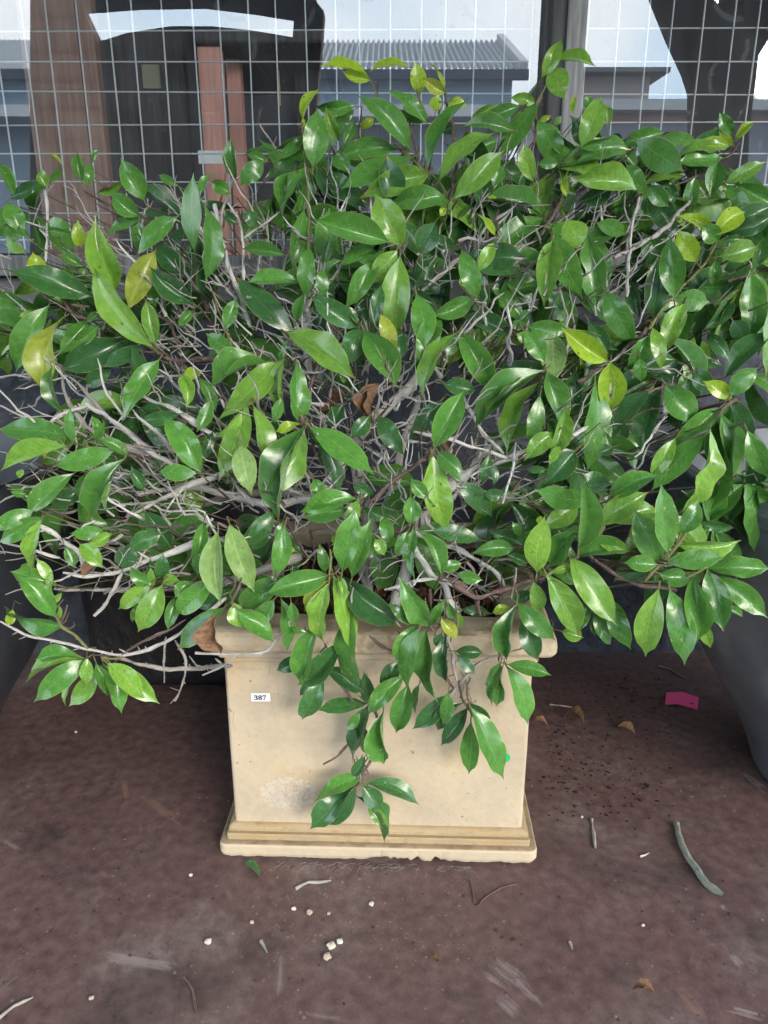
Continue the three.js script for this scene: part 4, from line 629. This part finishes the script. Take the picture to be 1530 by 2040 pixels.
// ---------- branches and twigs ----------
// r at start, r at end (photo pixels), how deep behind the outer leaves, bark (0 grey, 1 dull grey, 2 brown, 3 green, 4 pale), points
const BRANCHES = [
  [17, 12, 0.27, 0, 745, 1175, 740, 1060, 715, 950, 700, 860], [13, 8, 0.24, 0, 755, 1180, 775, 1020, 800, 900, 835, 790], [11, 10, 0.12, 0, 640, 990, 705, 885, 770, 815, 838, 748, 870, 700],
  [14, 11, 0.17, 4, 780, 1150, 850, 1020, 920, 952, 985, 892, 1050, 850], [8, 9, 0.12, 4, 978, 922, 1045, 902, 1062, 892], [9, 11, 0.09, 1, 845, 398, 880, 432, 948, 482], [11, 9, 0.09, 0, 948, 482, 974, 530, 960, 588, 948, 620], [8, 7, 0.10, 4, 955, 608, 1010, 592, 1066, 574],
  [13, 8, 0.20, 1, 740, 1165, 690, 1030, 600, 985, 480, 985, 360, 1015], [9, 5, 0.14, 0, 620, 990, 540, 1005, 450, 985, 380, 970, 270, 985], [3, 8, 0.06, 4, 288, 790, 330, 808, 362, 825, 430, 870], [5, 5, 0.05, 0, 175, 805, 240, 850, 300, 900, 360, 935], [3.5, 4, 0.05, 0, 102, 842, 150, 815, 176, 806],
  [2.4, 8, 0.09, 1, 120, 740, 138, 800, 180, 855, 250, 890, 310, 908], [2, 6, 0.09, 1, 120, 735, 170, 780, 220, 835, 300, 895], [2, 7, 0.08, 0, 250, 1030, 330, 990, 390, 962, 470, 935],
  [2.4, 8, 0.06, 4, 125, 1142, 170, 1150, 230, 1140, 300, 1115, 420, 1070], [2.6, 10, 0.09, 1, 108, 1172, 250, 1176, 430, 1160, 600, 1110], [5, 5, 0.04, 4, 83, 1045, 125, 1078, 152, 1098, 164, 1125, 166, 1150], [3, 4, 0.03, 0, 190, 1227, 214, 1195, 245, 1142], [1.6, 4, 0.05, 4, 5, 1080, 50, 1092, 120, 1112],
  [2.6, 4, 0.0, 0, 0, 1237, 50, 1265, 100, 1277, 175, 1293, 245, 1305, 300, 1290, 350, 1268, 405, 1230, 450, 1190], [2.4, 3, 0.0, 3, 108, 1220, 122, 1245, 150, 1265, 175, 1293], [2.2, 2.8, 0.0, 2, 225, 1322, 245, 1303, 285, 1278, 330, 1258, 370, 1235], [4, 5, 0.10, 1, 232, 1310, 300, 1328, 380, 1331, 460, 1325],
  [1.6, 2.2, 0, 1, 327, 1360, 326, 1320, 331, 1270], [2, 2.8, 0, 1, 347, 1397, 364, 1362, 370, 1320, 350, 1275], [2.2, 3.2, 0.0, 0, 388, 1302, 470, 1304, 528, 1298, 556, 1268, 580, 1235], [1.8, 2.4, 0.0, 0, 404, 1345, 440, 1328, 470, 1305],
  [2.6, 3, 0, 2, 703, 1398, 690, 1380, 665, 1348, 640, 1325], [1.8, 2.6, 0, 2, 645, 1523, 670, 1508, 694, 1482], [2.6, 3, 0, 2, 722, 1563, 726, 1538, 742, 1508, 749, 1478], [3, 3, 0, 2, 749, 1478, 755, 1440, 740, 1405, 715, 1385], [2, 2.6, 0, 2, 792, 1302, 760, 1285, 735, 1268],
  [2, 3.8, 0, 1, 1053, 1289, 1000, 1306, 955, 1320, 925, 1352, 896, 1386], [3, 2.4, 0, 2, 915, 1356, 918, 1388, 930, 1408, 940, 1420], [3, 3.5, 0, 1, 912, 1355, 905, 1335, 900, 1300, 885, 1260], [3, 3, 0, 2, 828, 1245, 850, 1255, 875, 1250, 890, 1225], [2.6, 3, 0, 1, 838, 1362, 848, 1330, 850, 1290],
  [3, 4, 0.0, 3, 1216, 985, 1190, 1068, 1150, 1108, 1085, 1150], [4, 5, 0.02, 2, 1085, 1150, 1020, 1168, 945, 1188, 900, 1165], [4, 4.5, 0.10, 4, 1008, 1172, 985, 1140, 930, 1105, 870, 1080, 820, 1060], [6, 4, 0.05, 2, 875, 1150, 920, 1162, 948, 1186, 958, 1228], [6, 6.5, 0.10, 4, 914, 1216, 890, 1180, 848, 1130, 815, 1080], [3, 3, 0.05, 4, 766, 1175, 820, 1160, 860, 1152, 910, 1172],
  [3, 4, 0.01, 2, 1345, 1178, 1320, 1172, 1260, 1160, 1205, 1130, 1150, 1085], [2.6, 3.2, 0.0, 3, 1367, 1055, 1350, 1085, 1320, 1120, 1285, 1160], [2.2, 2.6, 0, 3, 1410, 1128, 1390, 1140, 1368, 1152], [3, 4, 0.07, 2, 1050, 1000, 1100, 1020, 1160, 1030],
  [4, 5, 0.02, 1, 1372, 398, 1340, 440, 1290, 480, 1225, 512], [3, 4.5, 0.02, 0, 1272, 388, 1256, 480, 1248, 592], [2.6, 3.5, 0.0, 3, 1440, 458, 1400, 530, 1340, 592, 1290, 655], [3.5, 4.5, 0.03, 2, 1290, 655, 1260, 685, 1215, 722, 1150, 760], [3, 4.5, 0.04, 2, 1395, 733, 1330, 766, 1250, 790, 1180, 780], [2.6, 3.6, 0.02, 2, 1472, 283, 1450, 312, 1400, 345, 1345, 370], [2.6, 2.8, 0, 2, 1465, 795, 1440, 815, 1425, 835], [3, 3, 0.04, 2, 1530, 535, 1495, 548, 1450, 560],
  [2.6, 3.2, 0.01, 3, 785, 285, 830, 325, 868, 355, 892, 392], [2.4, 3, 0.01, 2, 806, 215, 820, 262, 835, 332], [2, 2.6, 0, 3, 818, 150, 838, 203, 853, 238], [2, 2.8, 0.0, 2, 884, 178, 888, 205, 905, 258], [3, 4, 0.02, 2, 902, 258, 908, 330, 893, 398], [2.2, 2.8, 0, 3, 1105, 126, 1090, 165, 1068, 210], [3, 3, 0.01, 2, 1068, 210, 1066, 270, 1055, 340], [2, 2.6, 0, 3, 737, 158, 750, 190, 768, 225],
  [2, 2.4, 0, 3, 604, 245, 606, 300, 611, 335], [2.2, 3, 0.01, 3, 612, 340, 615, 430, 614, 500], [2.5, 3, 0.03, 2, 613, 342, 560, 342, 520, 370], [1.6, 2.2, 0.04, 1, 517, 246, 538, 278, 562, 312], [2.4, 3.4, 0.02, 1, 470, 318, 460, 370, 448, 402, 440, 450],
  [2.2, 3, 0.03, 4, 93, 372, 94, 440, 92, 522], [3.6, 5, 0.06, 4, 428, 408, 445, 492, 460, 542, 480, 600, 496, 652], [2.4, 3, 0.05, 4, 455, 405, 480, 452, 484, 560], [2.2, 2.6, 0.05, 0, 562, 418, 520, 450, 484, 476], [3, 4, 0.02, 2, 68, 552, 90, 590, 140, 606, 178, 610], [3, 4, 0.01, 2, 125, 600, 146, 626, 210, 641, 262, 668, 322, 706, 345, 718], [2, 2.6, 0.0, 2, 156, 490, 176, 545], [2, 2.4, 0.01, 3, 412, 555, 430, 600, 465, 697], [2, 2.6, 0.05, 0, 4, 578, 60, 625, 80, 640],
  [9, 8, 0.11, 0, 615, 745, 612, 655, 612, 598], [3.4, 4, 0.07, 0, 656, 500, 630, 570, 606, 632], [3, 4, 0.08, 0, 702, 468, 690, 502, 660, 556, 630, 573], [5, 6, 0.06, 2, 345, 716, 440, 716, 530, 700], [4, 6, 0.05, 2, 640, 700, 620, 760, 603, 805, 606, 858], [3, 3.4, 0.06, 4, 800, 858, 880, 870, 960, 896, 1012, 916], [3, 4, 0.07, 4, 922, 790, 950, 845, 1002, 906], [2, 2.6, 0.04, 4, 1000, 1003, 1019, 945, 1026, 880], [3, 4, 0.03, 2, 866, 895, 812, 938, 770, 970, 735, 1010], [5, 4, 0.06, 4, 1140, 905, 1115, 897, 1128, 880, 1170, 850],
  [3, 3, 0.08, 0, 1040, 405, 1065, 450, 1078, 485], [2.6, 3, 0.07, 2, 985, 385, 990, 440, 992, 470], [3, 3, 0.06, 2, 1118, 400, 1090, 445, 1075, 470], [3, 4, 0.1, 1, 1066, 500, 1010, 470, 992, 455], [3, 3.6, 0.09, 1, 840, 580, 880, 545, 918, 512], [2.4, 3, 0.05, 2, 920, 572, 945, 600, 975, 640, 1025, 665], [2.6, 3, 0.09, 0, 995, 500, 1020, 520, 1018, 560],
];
{
  const rp = (px, z) => px / F * axisDepth(V(0, 0.7, z));
  BRANCHES.forEach(([r0, r1, d, m, ...q], i) => {
    const pts = [];
    for (let k = 0; k < q.length; k += 2) {
      const fr = inFront(q[k], q[k + 1]); let z = zFront(q[k], q[k + 1]) - (fr ? 0.004 : (i < 9 ? d : d * 0.6) + 0.006);
      if (fr) z = Math.max(z, -0.888);
      const p = P(q[k], q[k + 1], z); if (k === 0 && i < 2 || i === 3 && k === 0 || i === 8 && k === 0) p.y = Math.min(p.y, SOIL_Y - 0.01);
      pts.push(p);
    }
    const g = tube(pts, rp(r0, -1), rp(r1, -1), { sides: r0 > 6 ? 10 : 7, step: 0.008, knob: r0 > 6 ? 0.14 : 0.34, kink: r0 > 6 ? 0.4 : 1.5, seed: i * 1.7 });
    // buds and broken spurs along the thinner wood
    const extra = [g], cv = new THREE.CatmullRomCurve3(pts, false, 'centripetal', 0.5), Lc = cv.getLength();
    for (let s = 0.01; s < Lc - 0.006 && extra.length < 16; s += rr(0.008, 0.02)) {
      const c = cv.getPointAt(s / Lc), tg = cv.getTangentAt(s / Lc), rad = rp(lerp(r0, r1, s / Lc), -1), o = V(rr(-1, 1), rr(-0.6, 1), rr(-1, 1)); o.addScaledVector(tg, -o.dot(tg)).normalize();
      const len = r0 > 6 ? rr(0.003, 0.012) : R() < 0.2 ? rr(0.006, 0.016) : rr(0.0012, 0.003), e = c.clone().addScaledVector(o, rad + len).addScaledVector(tg, -len * 0.6);
      extra.push(tube([c, c.clone().lerp(e, 0.55), e], Math.min(rad * 0.55, 0.0016), Math.min(rad * 0.4, 0.0011), { sides: 5, step: 0.006, knob: 0.2, seed: s * 90 }));
    }
    mesh(i < 2 ? 'stem' : 'branch', local(mergeGeometries(extra)), bark[m], shrub);
  });
  // dead twigs crossing inside, and the stalks of the leaves
  const bins = bark.map(() => []);
  const zones = [[330, 580, 700, 1010, 190], [600, 660, 1020, 1010, 200], [180, 940, 640, 1150, 115], [380, 420, 740, 660, 95], [930, 370, 1270, 640, 95], [10, 500, 400, 760, 75], [60, 740, 380, 1160, 80], [1000, 620, 1270, 950, 60], [700, 1000, 1010, 1200, 60], [760, 370, 1000, 600, 80], [60, 400, 460, 540, 18], [1250, 380, 1520, 760, 40]];
  for (const [x0, y0, x1, y1, n] of zones) for (let i = 0; i < n; i++) {
    const px = rr(x0, x1), py = rr(y0, y1), z = Math.max(-1.45, zFront(px, py) - rr(0.028, 0.15)), A = P(px, py, z);
    const out = V(A.x - rr(-0.1, 0.1), (A.y - 0.45) * 0.8 + rr(-0.1, 0.12), (A.z - PL.z) * 0.4 + rr(-0.1, 0.1)).normalize(), L = rr(0.03, 0.105), jit = V(rr(-1, 1), rr(-1, 1), rr(-1, 1)).multiplyScalar(0.85);
    const d = out.add(jit).normalize(); if (A.y < 0.42) d.y = Math.abs(d.y);
    const p1 = A.clone().addScaledVector(d, L * 0.4).add(V(rr(-1, 1), rr(-1, 1), rr(-1, 1)).multiplyScalar(L * 0.07)), p2 = p1.clone().addScaledVector(d.add(V(rr(-0.4, 0.4), rr(-0.3, 0.4), rr(-0.3, 0.3))).normalize(), L * 0.6);
    if (p2.z < -1.48 || p2.y < 0.4) continue;
    const r = rr(0.0006, 0.0013) * (R() < 0.2 ? 1.6 : 1), m = [0, 0, 4, 4, 4, 1, 2][R() * 7 | 0];
    const bent = [0.18, 0.36, 0.52, 0.68, 0.84].map((t) => (t < 0.5 ? A.clone().lerp(p1, t * 2) : p1.clone().lerp(p2, t * 2 - 1)).add(V(rr(-1, 1), rr(-1, 1), rr(-1, 1)).multiplyScalar(L * 0.045)));
    bins[m].push(tube([A, ...bent, p2], r * 1.5, r * 0.6, { sides: 5, step: 0.014, knob: 0.25, kink: 0.8, seed: i + px }));
    for (let s = 0; s < 2; s++) if (R() < 0.6) { const b = A.clone().lerp(p2, rr(0.3, 0.8)).lerp(p1, 0.3), e = b.clone().add(V(rr(-1, 1), rr(-0.4, 1), rr(-1, 1)).multiplyScalar(rr(0.012, 0.035))); bins[m].push(tube([b, b.clone().lerp(e, 0.5).add(V(rr(-1, 1), rr(-1, 1), 0).multiplyScalar(0.003)), e], r * 0.8, r * 0.5, { sides: 5, step: 0.012, knob: 0.25, kink: 0.5, seed: s + py })); }
  }
  petioles.forEach(([c, B, inner, end, w], i) => {
    const young = c === 'y' || c === 'l', m = young ? 3 : i % 3 ? 2 : 1, r = clamp(w / 40, 0.5, 1.1) * 0.0011;
    bins[3].push(tube([B, B.clone().lerp(inner, 0.6), inner], r * 0.8, r, { sides: 5, step: 0.006, knob: 0.1, seed: i }));
    bins[m].push(tube([inner, inner.clone().lerp(end, 0.5).add(V(rr(-1, 1), rr(-1, 1), 0).multiplyScalar(0.004)), end], r, r * 1.35, { sides: 5, step: 0.016, knob: 0.3, kink: 0.8, seed: i }));
  });
  const used = bins.map((b, i) => [b, i]).filter(([b]) => b.length);
  const g = mergeGeometries(used.map(([b]) => mergeGeometries(b)), true);
  const t = mesh('twigs', local(g), used.map(([, i]) => bark[i]), shrub); t.userData.kind = 'stuff';
}
// ---------- dead leaves: in the planter, caught in the twigs, on the floor ----------
function deadLeaf(label, B, T, width, v, m, group, flat) {
  let M = leafMatrix(B, T, width, 0.85, 0.2);
  if (flat) { const ax = T.clone().sub(B), L = ax.length(); ax.normalize(); const x = new THREE.Vector3().crossVectors(ax, UP).normalize(), n = new THREE.Vector3().crossVectors(x, ax); M = new THREE.Matrix4().makeBasis(x.multiplyScalar(width), ax.multiplyScalar(L), n.multiplyScalar(L * 0.55)).setPosition(B); }
  const g = single('dead_leaf', deadShapes[v], deadMats[m], label, 'dead leaf', group);
  M.decompose(g.position, g.quaternion, g.scale); return g;
}
const soilAt = (px, py) => onY(px, py, SOIL_Y + 0.012);
[[935, 1190, 1000, 1165, 0.045, 0, 1, 'broad brown dead leaf on the soil near the right of the planter'], [970, 1215, 1010, 1190, 0.014, 2, 0, 'rolled orange-brown dead leaf on the soil beside the small yellow leaf'], [640, 1115, 600, 1120, 0.034, 1, 0, 'reddish dead leaf on the soil at the left of the planter'], [690, 1130, 735, 1150, 0.030, 3, 0, 'brown dead leaf on the soil behind the front leaves'], [800, 1130, 775, 1165, 0.040, 0, 1, 'grey-brown dead leaf on the soil at the centre'], [850, 1165, 890, 1175, 0.026, 1, 0, 'curled brown dead leaf on the soil under the white stem'], [1000, 1110, 1050, 1150, 0.050, 0, 1, 'large dull brown dead leaf against the right inside of the rim']]
  .forEach(([a, b, c, d, w, v, m, l]) => { const A = soilAt(a, b), Bq = soilAt(c, d); Bq.y += 0.012; deadLeaf(l, A, Bq, w, v, m, 'dead leaves in the planter', true); });
{
  const bits = []; for (let i = 0; i < 130; i++) { const x = rr(-0.15, 0.15), z = rr(-0.15, 0.15), a = rr(0, 6.28), L = rr(0.012, 0.038), B = V(x + PL.x, SOIL_Y + rr(0.006, 0.016), z + PL.z), T = B.clone().add(V(Math.cos(a) * L, rr(-0.002, 0.010), Math.sin(a) * L)); const M = leafMatrix(B, T, L * rr(0.3, 0.5), 0.8, R()); bits.push(deadShapes[i % 4].clone().applyMatrix4(M)); }
  const s = mesh('leaf_litter', mergeGeometries(bits), deadMats[1], scene); tag(s, 'broken brown leaf litter covering the soil inside the planter', 'leaf litter', null, 'stuff');
}
for (const [a, b, c, d, w, v, m, dz, l] of [[772, 765, 742, 845, 0.014, 2, 0, 0.06, 'curled brown dead leaf hanging in the twigs at the centre of the shrub'], [690, 775, 632, 835, 0.020, 1, 1, 0.09, 'tan dead leaf caught in the twigs left of centre'], [440, 1220, 436, 1300, 0.026, 0, 0, 0.0, 'orange-brown folded dead leaf hanging over the left corner of the rim'], [205, 1128, 160, 1142, 0.013, 3, 0, 0.03, 'small rusty dead leaf among the lower left twigs'], [905, 870, 900, 905, 0.014, 0, 0, 0.08, 'small red-brown dead leaf behind the white twigs'], [830, 520, 850, 560, 0.026, 1, 2, 0.14, 'tan dead leaf deep in the twigs above the centre']])
  { const z = zFront(a, b) - dz; deadLeaf(l, P(a, b, z), P(c, d, z + 0.01), w, v, m, 'dead leaves caught in the shrub'); }
for (const [a, b, c, d, w, v, m, l] of [[1264, 1466, 1230, 1446, 0.022, 3, 2, 'pale tan curled dead leaf on the floor right of the planter'], [1164, 1446, 1126, 1424, 0.020, 2, 1, 'dark crumpled dead leaf on the floor near the planter right side'], [1062, 1438, 1092, 1446, 0.016, 0, 2, 'tan dead leaf half hidden by the planter right edge'], [1258, 1976, 1308, 1983, 0.013, 2, 1, 'rolled grey-brown dead leaf on the floor at the bottom right'], [858, 1910, 880, 1913, 0.010, 1, 1, 'small crumpled grey leaf scrap at the bottom centre']])
  { const B = onY(a, b, 0.006), T = onY(c, d, 0.008); const o = deadLeaf(l, B, T, w, v, m, 'dead leaves on the floor', true); o.position.y += 0.003; }
{ const o = deadLeaf('fallen narrow green leaf poking out from under the planter plinth', onY(490, 1714, 0.004), onY(517, 1748, 0.003), 0.013, 3, 0, null, true); o.geometry = leafShapes[2]; o.material = leafMats.d[0]; o.name = numbered('fallen_leaf'); o.userData.category = 'leaf'; }
// dry straw and root wisps at the chipped foot of the planter
{
  const w = []; for (let i = 0; i < 70; i++) { const c = [700, 780, 790, 905, 600][i % 5], a = onY(c + rr(-45, 45), 1722 + (c - 700) * 0.02 + rr(-3, 6), rr(0.001, 0.006)), b = a.clone().add(V(rr(-0.02, 0.02), rr(-0.001, 0.004), rr(0, 0.014))); b.y = Math.max(0.001, b.y); w.push(tube([a, a.clone().lerp(b, 0.5).add(V(0, 0.002, rr(0, 0.004))), b], 0.0004, 0.0003, { sides: 4, step: 0.01 })); }
  const s = mesh('dry_wisps', mergeGeometries(w), bark[1], scene); tag(s, 'dry straw and root wisps along the chipped foot of the planter', 'straw', null, 'stuff');
  const cr = []; for (let i = 0; i < 260; i++) { const q = onY(1085 + rr(0, 260), 1350 + Math.pow(R(), 1.4) * 280, 0.0008), g = new THREE.IcosahedronGeometry(rr(0.0006, 0.0028) * (R() < 0.8 ? 0.7 : 1), 0); g.scale(1.3, 0.5, 0.9); g.rotateY(rr(0, 6)); g.translate(q.x, q.y, q.z); cr.push(g); }
  const k = mesh('soil_crumbs', mergeGeometries(cr), std({ color: lin(0.02, 0.016, 0.014), roughness: 1 }), scene); tag(k, 'dark soil crumbs scattered on the floor right of the planter', 'soil crumbs', null, 'stuff');
}
renderer.render(scene, camera);
